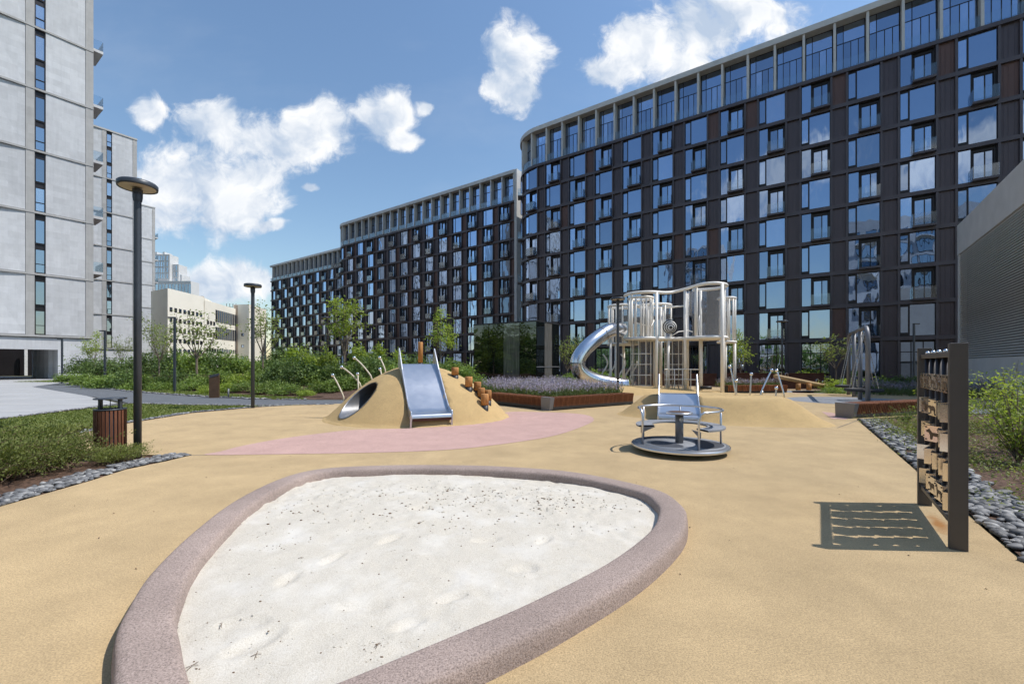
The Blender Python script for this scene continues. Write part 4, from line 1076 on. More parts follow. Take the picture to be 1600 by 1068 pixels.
MB().add([(-.2, -.06, 0), (.2, -.06, 0), (.2, .06, 0), (-.2, .06, 0), (-.2, -.06, .9), (.2, -.06, 1.0), (.2, .06, 1.12), (-.2, .06, 1.02)], [(0, 3, 2, 1), (4, 5, 6, 7), (0, 1, 5, 4), (1, 2, 6, 5), (2, 3, 7, 6), (3, 0, 4, 7)]).build('post', 'sign_brown', ip)
MB().add([(-.19, -.065, .93), (.19, -.065, 1.03), (.19, .065, 1.15), (-.19, .065, 1.05)], [(0, 1, 2, 3)]).build('top_plate', 'black_paint', ip)
p = G(357, 621); tag(MB().cyl((p.x, p.y, -.05), (p.x, p.y, .42), .035, 12).build('short_bollard', 'grey_paint'), 'short thin grey bollard right of the information post', 'bollard')

# ------------------------------------------------------------------ wooden planter benches
def bench(label, a, b, depth, h=.44, cap=True, sw=.03, gap=.052, name='planter_bench', side=1):
    """slatted bench edge from a to b, front face outwards (right of a->b)"""
    a, b = Vector((*a, 0)), Vector((*b, 0)); d = (b - a).normalized(); nrm = Vector((d.y, -d.x, 0)); L = (b - a).length
    t = thing(name, label, 'bench', (a.x, a.y, 0), math.atan2(d.y, d.x))
    MB().box(0.02, L - .02, .06, depth - .05, .03, h - .045).build('core', 'black_paint', t)
    mb = MB(); x = .02
    while x < L - .03:                       # each slat: sloping front and top piece
        mb.add([(x, .075, .045), (x + sw, .075, .045), (x + sw, .0, h - .03), (x, .0, h - .03), (x, .10, .045), (x + sw, .10, .045), (x + sw, .035, h - .03), (x, .035, h - .03)], [(0, 1, 2, 3), (4, 7, 6, 5), (0, 4, 5, 1), (3, 2, 6, 7), (0, 3, 7, 4), (1, 5, 6, 2)])
        mb.box(x, x + sw, .0, depth, h - .03, h); x += gap
    mb.build('slats', 'wood', t, kind='stuff')
    if cap:
        for x0 in cap: MB().add([(x0, .07, .0), (x0 + .14, .07, .0), (x0 + .16, -.012, h + .006), (x0 - .02, -.012, h + .006), (x0, depth, .0), (x0 + .14, depth, .0), (x0 + .16, depth, h + .006), (x0 - .02, depth, h + .006)], [(0, 1, 2, 3), (5, 4, 7, 6), (3, 2, 6, 7), (0, 3, 7, 4), (1, 5, 6, 2), (0, 4, 5, 1)]).build('end_cap', 'grey_paint', t)
    return t
bench('brown slatted bench edging the lavender bed, left stretch near the tall mound', (-.95, 17.25), (1.20, 14.62), .5, cap=())
bench('brown slatted bench edging the lavender bed, right stretch with grey corner cap', (1.30, 14.50), (4.75, 16.90), .5, cap=(-.02,))
bench('brown slatted bench at the right edge of the playground near the swing', (9.80, 12.45), (13.6, 13.75), .55, h=.42, cap=(-.02,), sw=.045, gap=.075)
bench('far brown slatted planter front with flowers right of the play tower', (11.6, 23.4), (14.9, 23.6), .5, h=.42, cap=(), sw=.06, gap=.09)

# ------------------------------------------------------------------ panel with turning animal blocks
pa = Vector((.575, .818, 0)); pn = Vector((.818, -.575, 0))
pb = Vector((3.74, 3.66, 0)); PL = 1.42
an = thing('animal_panel', 'taupe steel frame with rows of turning mirrored animal blocks', 'play panel', pb)
for s in (0, PL):
    MB().obox(pb + pa * s + Vector((0, 0, .86)), pa * .028, pn * .058, (0, 0, .87)).build('post', 'frame_paint', an, pb, bevel=.006)
MB().obox(pb + pa * PL / 2 + Vector((0, 0, 1.635)), pa * (PL / 2 - .03), pn * .035, (0, 0, .022)).build('top_rail', 'frame_paint', an, pb, bevel=.004)
MB().obox(pb + pa * PL / 2 + Vector((0, 0, .20)), pa * (PL / 2 - .03), pn * .035, (0, 0, .022)).build('bottom_rail', 'frame_paint', an, pb, bevel=.004)
ANIM = [[(0, 0), (.06, 0), (.07, .22), (.30, .24), (.34, 0), (.41, 0), (.42, .26), (.46, .42), (.58, .46), (.60, .56), (.50, .62), (.46, .70), (.42, .60), (.34, .46), (.08, .46), (-.04, .36), (-.06, .20), (-.02, .30)],
        [(0, 0), (.05, 0), (.09, .20), (.36, .20), (.38, 0), (.44, 0), (.46, .22), (.58, .36), (.66, .34), (.67, .42), (.58, .52), (.50, .52), (.40, .46), (.24, .52), (.06, .46), (-.03, .30)],
        [(0, 0), (.05, 0), (.06, .30), (.32, .30), (.36, 0), (.41, 0), (.40, .34), (.46, .62), (.56, .60), (.58, .66), (.48, .76), (.44, .84), (.41, .74), (.36, .50), (.04, .50), (-.08, .30), (-.09, .12), (-.04, .28)]]
bw, bh = .102, .155
blk = MB().box(-bw, bw, -.05, .05, -bh / 2, bh / 2).mesh('block', 'plate')
sil = []
for poly in ANIM:
    m = MB(); sc = .29
    for s in (1,):
        pts = [((x - .28) * sc * .9, (z - .38) * sc * .52) for x, z in poly]
        m.add([(x, s * .0525, z) for x, z in pts], [tuple(range(len(pts))) if s < 0 else tuple(range(len(pts) - 1, -1, -1))])
    sil.append(m.mesh('animal_silhouette', 'silhouette'))
bolt = MB()
for s in (-1, 1):
    for xx in (-.083, .083):
        for zz in (-.06, .06): bolt.cyl((xx, s * .05, zz), (xx, s * .056, zz), .007, 8)
boltm = bolt.mesh('bolts', 'black_paint')
ang0 = math.atan2(pa.y, pa.x)
for c in range(5):
    s = .17 + c * .27; q = pb + pa * s
    MB().cyl((q.x, q.y, .2), (q.x, q.y, 1.64), .024, 12).build('rod', 'bronze_dk', an, pb)
    MB().sphere((q.x, q.y, 1.672), .02, 12, 8).build('rod_cap', 'chrome', an, pb)
    for r_ in range(5):
        z = .37 + r_ * .252
        b_ = link('block', blk, an, tuple(pa * s + Vector((0, 0, z))), ang0 + R(random.choice([-30, -18, -8, 6, 16, 30, 170, 196]) if r_ < 4 else random.uniform(-5, 5)))
        link('animal_silhouette', sil[(c * 2 + r_) % 3], b_); bo = link('bolts', boltm, b_)

# ------------------------------------------------------------------ swing frame with two nest seats
sa, sbb = Vector((14.35, 17.6, 0)), Vector((17.2, 22.3, 0)); sd = (sbb - sa).normalized(); sw_n = Vector((sd.y, -sd.x, 0))
sw = thing('swing_frame', 'grey arched tube swing frame at the right of the playground', 'swing', sa)
H_ = 3.08
for k, s in enumerate((0, (sbb - sa).length)):
    e = -1 if k == 0 else 1
    pts = [sa + sd * s + Vector((0, 0, -.1)), sa + sd * s + Vector((0, 0, H_ - .6))]
    pts += [sa + sd * (s - e * (.55 - .55 * math.cos(R(a)))) + Vector((0, 0, H_ - .6 + .6 * math.sin(R(a)))) for a in range(15, 91, 15)]
    MB().tube(pts, .085, 14).build('end_post', 'grey_paint', sw, sa)
MB().tube([sa + sd * .5 + Vector((0, 0, H_)), sa + sd * ((sbb - sa).length - .5) + Vector((0, 0, H_))], .085, 14).build('top_beam', 'grey_paint', sw, sa)
LL = (sbb - sa).length
for s in (1.9, 3.7):
    MB().cyl(tuple(sa + sd * s + Vector((0, 0, -.1))), tuple(sa + sd * s + Vector((0, 0, H_ - .02))), .08, 14).build('inner_post', 'grey_paint', sw, sa)
for i, s in enumerate((.98, 4.55)):
    c = sa + sd * s + Vector((0, 0, .47))
    ns = thing('nest_swing', ['black nest swing seat, the nearer one under the grey arch', 'black nest swing seat, the farther one under the grey arch'][i], 'swing seat', c, 0, 'nest swing seats')
    MB().tube([c + (sw_n * math.cos(R(a)) + sd * math.sin(R(a))) * .62 for a in range(0, 361, 15)], .06, 10, False).build('rim', 'black', ns, c)
    mb = MB()
    for k in range(-5, 6):
        w = math.sqrt(max(.01, .60 ** 2 - (k * .11) ** 2))
        mb.tube([c + sw_n * k * .11 + sd * (-w), c + sw_n * k * .11 + sd * w], .014, 6); mb.tube([c + sd * k * .11 + sw_n * (-w), c + sd * k * .11 + sw_n * w], .014, 6)
    mb.build('net', 'black', ns, c, kind='stuff')
    for a in (45, 135, 225, 315):
        p0 = c + (sw_n * math.cos(R(a)) + sd * math.sin(R(a))) * .62; p1 = sa + sd * (s + (.3 if 0 < a < 180 else -.3)) + Vector((0, 0, H_ - .12))
        mb = MB(); n_ = 44; v_ = (p1 - p0) / n_; u_ = v_.normalized().orthogonal().normalized(); w_ = v_.normalized().cross(u_)
        for k in range(n_): mb.obox(p0 + v_ * (k + .5), v_ * .62, (u_ if k % 2 else w_) * .016, (w_ if k % 2 else u_) * .006)
        mb.build('chain', 'chain', ns, c)

# ------------------------------------------------------------------ play tower with tube slide
tb = Vector((9.3, 24.4, 0))
pt = thing('play_tower', 'cream climbing tower of curved decks, tall posts and looping rails', 'play tower', tb)
def tp(name, mb, mat, par=None, **k): return mb.build(name, mat, par or pt, tb, **k)
# S shaped outline seen from above
SP = [(6.55, 25.3), (6.75, 24.4), (7.5, 23.95), (8.4, 24.2), (9.1, 24.5), (9.65, 24.15), (10.0, 23.35), (10.7, 22.95), (11.4, 23.3), (11.75, 24.05), (11.4, 24.75), (10.75, 25.05), (10.0, 25.1), (9.2, 25.5), (8.4, 25.9), (7.4, 26.1)]
sp = spline([(x, y, 0) for x, y in SP], 6)
def hx(x): return 5.52 + .30 * smooth(8.3, 10.4, x)
tp('roof_rail', MB().tube([(p.x, p.y, hx(p.x)) for p in sp[:70]] , .085, 10), 'beige_paint')
tp('deck', MB().prism([(p.x, p.y) for p in sp], 2.92, 3.05), 'beige_paint')
tp('deck_rim', MB().tube([(p.x, p.y, 2.99) for p in sp + sp[:1]], .095, 10, False), 'beige_paint')
def ring_cell(c, r, h_top, h_deck, angs, top_to=None, rr=.075):
    tp('ring_rail', MB().tube([(c[0] + r * math.cos(R(a)), c[1] + r * math.sin(R(a)), h_top) for a in range(0, 361, 15)], rr, 10, False), 'beige_paint')
    if h_deck: tp('deck', MB().lathe([(.001, h_deck - .07), (r + .06, h_deck - .07), (r + .1, h_deck), (r + .06, h_deck + .06), (.001, h_deck + .06)], (c[0], c[1], 0), 32), 'beige_paint')
    for a in angs:
        x, y = c[0] + r * math.cos(R(a)), c[1] + r * math.sin(R(a)); tp('bar', MB().cyl((x, y, h_deck or 3.0), (x, y, h_top), .05, 12), 'beige_paint')
ring_cell((7.30, 24.75), .66, 5.28, None, (150, 180, 205, 230, 255, 280, 305, 330, 10, 60))
ring_cell((6.65, 26.2), .85, 5.02, 2.76, (120, 150, 180, 205, 230, 255, 280, 310))
ring_cell((8.55, 26.2), .95, 5.05, None, (40, 90, 230, 260, 290, 330))
ring_cell((12.45, 25.3), .45, 5.35, 2.84, (190, 225, 260, 290, 320, 60))
tp('cross_rail', MB().cyl((8.9, 25.4, 4.85), (9.95, 25.0, 4.9), .05, 10), 'beige_paint')
for (x, y, z0, z1) in [(6.70, 24.5, 2.95, 5.5), (7.95, 24.0, 0, 5.5), (9.60, 24.2, 0, 5.62), (9.93, 23.55, 2.95, 5.7), (11.05, 22.95, 0, 5.82), (11.7, 24.1, 0, 5.8), (11.15, 23.1, 0, 3), (12.75, 25.0, 0, 2.9), (12.6, 25.8, 0, 2.9), (6.1, 25.6, 0, 2.8), (6.9, 27, 0, 2.8), (8.35, 25.6, 0, 3), (8.75, 24.45, 0, 3), (10.4, 24.0, 0, 3), (10.75, 24.9, 0, 5.75), (10.05, 25.0, 0, 5.6), (9.0, 26.4, 0, 5.0)]:
    tp('post', MB().cyl((x, y, z0 - (.1 if z0 == 0 else 0)), (x, y, z1), .083, 16), 'beige_paint')
# perforated sheet panels
t = NT('perforated_metal')
tr = t.node('ShaderNodeBsdfTransparent'); t.set((.42, .41, .40), .5, .4)
ms = t.node('ShaderNodeMixShader'); ms.inputs[0].default_value = .42; t.l.new(tr.outputs[0], ms.inputs[1]); t.l.new(t.b.outputs[0], ms.inputs[2]); t.l.new(ms.outputs[0], t.out.inputs[0]); M['perf'] = t.m
t = NT('fine_net')
tr = t.node('ShaderNodeBsdfTransparent'); t.set((.30, .29, .28), .6)
ms = t.node('ShaderNodeMixShader'); ms.inputs[0].default_value = .22; t.l.new(tr.outputs[0], ms.inputs[1]); t.l.new(t.b.outputs[0], ms.inputs[2]); t.l.new(ms.outputs[0], t.out.inputs[0]); M['net'] = t.m
def curved_sheet(c, r, a0, a1, z0, z1, mat, nm='panel'): tp(nm, MB().lathe([(r, z0), (r, z1)], (c[0], c[1], 0), 20, True, a0, a1), mat)
curved_sheet((10.72, 24.0), .98, 200, 400, 3.05, 5.7, 'net', 'net_panel')
curved_sheet((10.72, 24.0), .97, 20, 175, 4.3, 5.7, 'perf')
curved_sheet((10.72, 24.0), .97, 20, 120, 3.1, 4.3, 'perf')
curved_sheet((6.65, 26.2), .83, 150, 300, 2.8, 5.0, 'perf')
curved_sheet((8.55, 26.2), .93, 200, 340, 3.0, 5.0, 'net', 'net_panel')
curved_sheet((7.30, 24.75), .63, 60, 130, 3.0, 5.2, 'perf')
curved_sheet((12.45, 25.3), .43, 180, 330, 2.9, 5.3, 'net', 'net_panel')
# lower net cylinders
def net_column(c, r, z1):
    for z in (.35, .95, 1.55, 2.15): tp('net_ring', MB().tube([(c[0] + r * math.cos(R(a)), c[1] + r * math.sin(R(a)), z) for a in range(0, 361, 20)], .022, 6, False), 'beige_paint')
    for a in range(0, 360, 40): tp('net_upright', MB().cyl((c[0] + r * math.cos(R(a)), c[1] + r * math.sin(R(a)), 0), (c[0] + r * math.cos(R(a)), c[1] + r * math.sin(R(a)), z1), .022, 6), 'beige_paint')
    tp('net_sleeve', MB().lathe([(r - .02, .0), (r - .02, z1)], (c[0], c[1], 0), 28), 'net')
net_column((7.35, 24.85), .56, 2.95); net_column((9.35, 25.2), .5, 2.95)
# round spiral target and pale disc
tc_ = A(1047, 510.5, 24.2)
dsk = tp('round_target', MB().lathe([(.001, -.02), (.40, -.02), (.40, .02), (.001, .02)], (0, 0, 0), 40), 'white_paint')
dsk.data.transform(Matrix.Translation(tb) ); dsk.data.transform(Matrix.Rotation(R(90), 4, 'X')); dsk.location = tc_ - tb; dsk.rotation_euler = (0, 0, R(-12))
mb = MB()
for i, (r0, r1) in enumerate([(.345, .40), (.25, .30), (.155, .205), (.0, .085)]):
    ox, oz = .012 * i, -.012 * i; n = 40; vs = []
    for k in range(n): 
        a = 2 * math.pi * k / n; vs += [(ox + max(r0, .001) * math.cos(a), -.024, oz + max(r0, .001) * math.sin(a)), (ox + r1 * math.cos(a), -.024, oz + r1 * math.sin(a))]
    mb.add(vs, [(2 * k, 2 * k + 1, (2 * k + 3) % (2 * n), (2 * k + 2) % (2 * n)) for k in range(n)])
mb.build('spiral_rings', 'black_paint', dsk)
dc = A(1094, 507, 24.6); d2 = tp('pale_disc', MB().lathe([(.001, -.02), (.55, -.02), (.55, .02), (.001, .02)], (0, 0, 0), 32), 'white_paint')
d2.data.transform(Matrix.Translation(tb)); d2.data.transform(Matrix.Rotation(R(90), 4, 'X')); d2.location = dc - tb; d2.rotation_euler = (0, 0, R(58))
# hand rails and climbing details
tp('low_rail', MB().tube([(8.35 + .1 * i, 23.9 + .25 * math.sin(i * .22), 1.28) for i in range(19)], .03, 8), 'beige_paint')
for x in (8.5, 8.95, 9.4, 9.85): tp('rail_upright', MB().cyl((x, 24.05, 0), (x, 24.05, 1.28), .025, 8), 'beige_paint')
tp('low_rail', MB().tube([(8.35 + .1 * i, 23.92 + .25 * math.sin(i * .22), .72) for i in range(19)], .025, 8), 'beige_paint')
tp('inner_hand_rail', MB().tube([A(993, 504, 24.6), A(1005, 507, 24.3), A(1018, 510, 24.2), A(1022, 500, 24.4)], .03, 8), 'beige_paint')
tp('inner_hand_rail', MB().tube([A(1050, 524, 24.2), A(1060, 518, 24.4), A(1075, 516, 24.5), A(1082, 518, 24.2)], .03, 8), 'beige_paint')
tp('dark_cross_bar', MB().cyl(A(1094, 605.5, 23.9), A(1112, 605.5, 23.6), .085, 12), 'black_paint')
for i in range(6): tp('rope', MB().tube([A(1052 + i * 9, 534, 24.3), A(1055 + i * 8, 572, 24.5), A(1050 + i * 9, 608, 24.4)], .012, 5), 'black')
for px, Y0 in [(944, 25.8), (956, 26.3), (972, 25.5), (982, 26.0), (990, 26.6)]:
    base = A(px + 2, 605, Y0); base.z = .0; h = 2.15 if px in (944, 972) else 1.75
    wp = thing('wavy_pole', {944: 'wavy cream climbing pole farthest left beside the tube slide', 956: 'wavy cream climbing pole second from the left by the tube slide', 972: 'tallest wavy cream climbing pole in the middle of its row', 982: 'wavy cream climbing pole fourth from the left, by the net column', 990: 'wavy cream climbing pole right beside the net column'}[px], 'climbing pole', base, 0, 'wavy climbing poles by the tube slide')
    pts = [(base.x + .22 * math.sin(z_ * 3.4 + 2.2) - .06 * z_, base.y, z_) for z_ in [i * h / 16 for i in range(17)]]
    MB().tube(pts, .045, 10).build('pole', 'beige_paint', wp, base)
# tube slide
tpath = [A(972, 515, 25.2), A(962, 514.5, 24.9), A(948, 518, 24.4), A(930, 530.5, 23.8), A(913, 546, 23.4), A(903, 562, 23.2), A(903.5, 575, 23.2), A(913, 586, 23.3), A(930, 594, 23.5), A(950, 598.5, 23.7), A(968, 601, 23.8), A(979, 602, 23.8)]
tpath = spline(tpath, 5, False)
ts = thing('tube_slide', 'curved stainless steel tube slide on the left of the play tower', 'slide', (tpath[-1].x, tpath[-1].y, 0))
cuts = [0, 12, 27, 50, len(tpath) - 1]
for i0, i1 in zip(cuts, cuts[1:]): 
    mb = MB().tube(tpath[i0:i1 + 1], .40, 28, False); sec = mb.build('tube_section', 'steel_tube', ts, ts.location)
for i in cuts[1:-1] + [cuts[-1]]:
    p0, d = tpath[i], (tpath[min(i + 1, len(tpath) - 1)] - tpath[i - 1]).normalized()
    MB().tube([p0 - d * .02, p0 + d * .02], .43, 28, False).build('flange', 'grey_paint' if i != cuts[-1] else 'steel_tube', ts, ts.location)
p0 = A(954, 530, 24.6); MB().cyl((p0.x, p0.y, -.1), (p0.x, p0.y, p0.z), .07, 12).build('support_post', 'beige_paint', ts, ts.location)
p0 = A(972, 608, 23.9); MB().cyl((p0.x, p0.y, -.1), (p0.x, p0.y, p0.z), .03, 8).build('support_post', 'steel_tube', ts, ts.location)
# long low rubber ridge under the tube slide
mb = MB(); vs = []; nx, ny = 40, 16
for i in range(nx + 1):
    for j in range(ny + 1):
        x = 2.9 + 9.8 * i / nx; y = 21.8 + 4.4 * j / ny; u = (i / nx - .12) / .9; 
        hgt = .42 * max(0, math.sin(math.pi * j / ny)) ** .8 * smooth(0, .12, i / nx) * (1 - smooth(.25, 1.0, i / nx)); vs.append((x + .4 * math.sin(j / ny * 3), y, hgt - .01))
tag(mb.add(vs, [(i * (ny + 1) + j, (i + 1) * (ny + 1) + j, (i + 1) * (ny + 1) + j + 1, i * (ny + 1) + j + 1) for i in range(nx) for j in range(ny)], True).build('rubber_ridge', 'rubber_mound'), 'low yellow rubber ridge under the tube slide', 'mound')

# ------------------------------------------------------------------ dark glass pavilion
gp = thing('glass_pavilion', 'dark glass box pavilion behind the lavender', 'pavilion', (1.67, 30, 0), FANG)
PW, PD, PH = 5.6, 3.2, 4.55
MB().box(.25, PW - .25, -PD + .25, -.25, 0, PH - .2).build('core', 'void', gp)
for i in range(4):
    x0, x1 = i * PW / 4, (i + 1) * PW / 4
    MB().box(x0 + .012, x1 - .012, -.03, 0, .05, PH - .05).build('glass_panel', 'glass_dark', gp)
for i in range(3):
    y0, y1 = -PD + i * PD / 3, -PD + (i + 1) * PD / 3
    MB().box(0, .03, y0 + .012 - .04, y1 - .012 - .04, .05, PH - .05).build('glass_panel', 'glass_dark', gp)
MB().box(-.02, PW + .02, -PD - .02, .03, PH - .05, PH + .04).build('roof_edge', 'black_paint', gp)
MB().box(-.02, PW, -PD, .02, 0, .05).build('base_edge', 'black_paint', gp)
mb = MB()
for i in range(1, 4): mb.box(i * PW / 4 - .02, i * PW / 4 + .02, -.06, -.03, .05, PH - .05)
mb.build('mullions', 'grey_paint', gp)
for x in (2.0, 2.35): MB().box(x, x + .12, .0, .012, 1.0, 1.06).build('door_handle', 'chrome', gp)
MB().box(-.03, .0, -PD, 0, 1.35, 1.41).build('rail', 'grey_paint', gp)

# ------------------------------------------------------------------ corten planters, seesaw, far wall
def planter(label, a, b, w, h, name='corten_planter'):
    a, b = Vector((*a, 0)), Vector((*b, 0)); d = b - a; t = thing(name, label, 'planter', a, math.atan2(d.y, d.x)); L = d.length
    MB().box(0, L, 0, .03, 0, h).build('front_plate', 'corten', t); MB().box(0, L, w - .03, w, 0, h).build('back_plate', 'corten', t)
    MB().box(0, .03, .03, w - .03, 0, h).build('end_plate', 'corten', t); MB().box(L - .03, L, .03, w - .03, 0, h).build('end_plate', 'corten', t)
    MB().box(.03, L - .03, .03, w - .03, 0, h - .08).build('soil', 'soil', t); MB().box(-.02, L + .02, -.03, .05, h, h + .03).build('lip', 'corten', t)
planter('low corten planter before the dark block right of the play tower', (15.2, 30.5), (21.6, 30.2), 1.2, .92)
planter('longer, lower corten edge in front of the right corten planter', (17.0, 28.6), (22.4, 28.2), .5, .42)
planter('corten planter behind the play tower legs', (9.5, 33), (15.0, 32), 1.2, .85)
planter('rust-red corten wall beyond the shrubs left of the far dark block', (-46.0, 74.0), (-41.2, 74.6), 1, 1.95, 'corten_wall')
ss = thing('seesaw', 'pale wooden log seesaw with small steel handles', 'seesaw', (17.2, 26.3, 0))
a_, b_ = A(1210, 587, 25.8), A(1293, 603.5, 26.6); dd = (b_ - a_).normalized()
MB().tube([a_, a_ + dd * .05, b_ - dd * .05, b_], [.09, .12, .12, .09], 14).build('beam', 'wood_beam', ss, ss.location)
for f in (.1, .22, .80, .92):
    q = a_ + (b_ - a_) * f; MB().tube([q + Vector((-.1, -.06, .08)), q + Vector((-.1, -.06, .30)), q + Vector((.1, .0, .30)), q + Vector((.1, .0, .08))], .017, 6).build('handle', 'chrome', ss, ss.location)
q = a_ + (b_ - a_) * .52
for s in (-.32, .32): MB().cyl((q.x + s, q.y - .1, -.05), (q.x + s, q.y - .1, .42), .13, 14).build('pivot_post', 'wood_post', ss, ss.location)

# ------------------------------------------------------------------ plants
def cloud(n_clump, per, rad, sq, rng, spread=.16, shell=.55, zmin=.0):
    """leaf positions: clumps scattered through an ellipsoid, denser outside"""
    u = rng.normal(size=(n_clump, 3)); u /= np.linalg.norm(u, axis=1, keepdims=True); u[:, 2] = np.abs(u[:, 2]) * (1 - zmin) + zmin * u[:, 2]
    r = rng.uniform(shell, 1.0, n_clump) ** .7; c = u * r[:, None] * np.array(rad) * rng.uniform(.75, 1.2, (n_clump, 1))
    p = (c[:, None, :] + rng.normal(size=(n_clump, per, 3)) * np.array([spread, spread, spread * sq])).reshape(-1, 3)
    return p
def stems_mesh(tips, base_r, rng, mat='bark', k=14, name='stems'):
    mb = MB(); idx = rng.choice(len(tips), min(k, len(tips)), replace=False)
    for i in idx:
        t = Vector(tips[i]); m = Vector((t.x * .35, t.y * .35, t.z * .55)); mb.tube([(t.x * .05, t.y * .05, -.05), tuple(m), tuple(t)], [base_r, base_r * .6, base_r * .2], 5, False)
    return mb.mesh(name, mat)
def shrub_proto(seed, n, per, rad, leaf, mat, spread=.16, aspect=.5, sq=1.0, shell=.45):
    rng = np.random.default_rng(seed); p = cloud(n, per, rad, sq, rng, spread, shell); p[:, 2] = np.maximum(p[:, 2], .02)
    v, f = leaves(p, leaf, aspect, .3, rng); return np_mesh('foliage', v, f, mat), stems_mesh(p, .018, rng, k=16)
SH = {'dark': [shrub_proto(s, 90, 34, (1, 1, 1.0), .065, 'leaf_dark', .13, .4, 1.5) for s in (1, 2, 3)],
      'mid': [shrub_proto(s, 80, 34, (1, 1, .9), .07, 'leaf_mid', .14, .5) for s in (4, 5)],
      'bright': [shrub_proto(s, 70, 32, (1, 1, .9), .07, 'leaf_bright', .14, .5) for s in (6, 7)],
      'low': [shrub_proto(s, 70, 30, (1, 1, .45), .055, 'leaf_mid', .12, .45) for s in (8, 9)],
      'tall': [shrub_proto(s, 60, 34, (.55, .55, 1.7), .075, 'leaf_bright', .14, .6, 1.2) for s in (10, 11)]}
def shrub(kind, x, y, s, label, group, zs=1.0, z=None, name='shrub', cat='shrub'):
    fo, stm = random.choice(SH[kind]); t = thing(name, label, cat, (x, y, bed_h(x, y) if z is None else z), random.uniform(0, 6.28), group)
    t.scale = (s * random.uniform(.9, 1.1), s * random.uniform(.9, 1.1), s * zs)
    link('foliage', fo, t); link('stems', stm, t); return t
GB = 'shrubs in the mulch bed left of the playground'
rows = [ # px, Y, kind, size, zscale
 (128, 40, 'dark', 2.0, .8), (160, 38, 'dark', 1.9, .9), (200, 36, 'dark', 2.0, .85), (235, 37, 'dark', 2.1, .95), (270, 36, 'dark', 2.2, 1.0), (305, 35, 'mid', 2.0, 1.1),
 (340, 36, 'dark', 2.2, 1.05), (372, 36, 'mid', 1.9, 1.15), (400, 37, 'mid', 1.9, .9), (440, 36, 'dark', 2.3, 1.0), (475, 35, 'dark', 2.2, 1.0), (505, 36, 'dark', 1.9, .9),
 (115, 34, 'mid', 1.4, .6), (140, 31, 'mid', 1.4, .6), (170, 29, 'mid', 1.4, .7), (205, 28.5, 'dark', 1.4, .9), (240, 28, 'mid', 1.4, .75), (275, 28, 'dark', 1.4, .85), (310, 27, 'mid', 1.3, .7),
 (345, 27.5, 'mid', 1.4, .8), (378, 27, 'bright', 1.2, .75), (405, 28, 'mid', 1.4, .7), (436, 26.5, 'dark', 1.5, 1.05), (462, 26, 'dark', 1.6, 1.15), (492, 26.5, 'mid', 1.4, .9), (520, 26.5, 'dark', 1.4, .95), (545, 27, 'mid', 1.4, .95),
 (575, 27, 'dark', 1.6, 1.0), (600, 27, 'dark', 1.5, .95), (625, 26, 'mid', 1.3, .9), (560, 23.5, 'mid', 1.1, .75), (530, 23, 'mid', 1.1, .7), (500, 23, 'low', 1.2, 1.0), (330, 23.8, 'bright', .8, .75), (352, 24.5, 'bright', .9, .7), (382, 24.5, 'low', 1.1, 1.1),
 (425, 23.5, 'low', 1.2, 1.1), (452, 22.5, 'low', 1.1, 1.0), (478, 21.5, 'bright', .55, .6), (300, 26, 'low', 1.1, .9), (255, 27, 'low', 1.2, .8), (215, 27.5, 'low', 1.2, .8), (180, 29.5, 'low', 1.3, .7),
 (650, 30, 'dark', 1.5, 1.05), (680, 29, 'mid', 1.4, .9), (705, 27, 'mid', 1.4, .95), (728, 25, 'mid', 1.3, .85), (748, 22.5, 'low', 1.2, 1.1), (768, 20, 'low', .9, 1.1), (715, 22, 'mid', 1.0, .8), (690, 24, 'mid', 1.2, .8)]
ORD = ['leftmost', 'second', 'third', 'fourth', 'fifth', 'sixth', 'seventh', 'eighth', 'ninth', 'tenth', 'eleventh', 'twelfth', 'thirteenth', 'fourteenth', 'fifteenth', 'sixteenth']
def row_of(Y): return 'back' if Y > 33 else ('middle' if Y > 25.2 else 'front')
seen = {}; names = {}
for r_ in sorted(rows): k = (r_[2], row_of(r_[1])); seen[k] = seen.get(k, 0) + 1; names[r_] = ORD[seen[k] - 1] + ('' if seen[k] == 1 else ' from the left') + ' in the %s row of the mulch bed' % k[1]
LBL = {'dark': 'dark green shrub', 'mid': 'mid-green shrub', 'bright': 'small yellow-green shrub', 'low': 'low spreading shrub'}
for px, Y, k, s, zs in rows: x = (px - 800) / F * Y; shrub(k, x, Y, s * .78, LBL[k] + ', ' + names[(px, Y, k, s, zs)], GB, zs * 1.05)
for px, Y, s, lab in [(459, 31, 1.15, 'upright lime-green sapling left of the bed lamp, nearer the tall mound lamp'), (480, 31, 1.1, 'upright lime-green sapling second from the left in the bed'), (513, 33, 1.25, 'upright lime-green sapling beside the lamp among young trees'), (559, 30, 1.15, 'upright lime-green sapling right of the largest young tree'), (590, 29, 1.15, 'upright lime-green sapling above the left slope of the mound'), (623, 29.5, 1.0, 'upright lime-green sapling left of the mound slide')]:
    x = (px - 800) / F * Y; shrub('tall', x, Y, s, lab, 'lime saplings behind the tall mound', 1.0, name='sapling', cat='sapling')

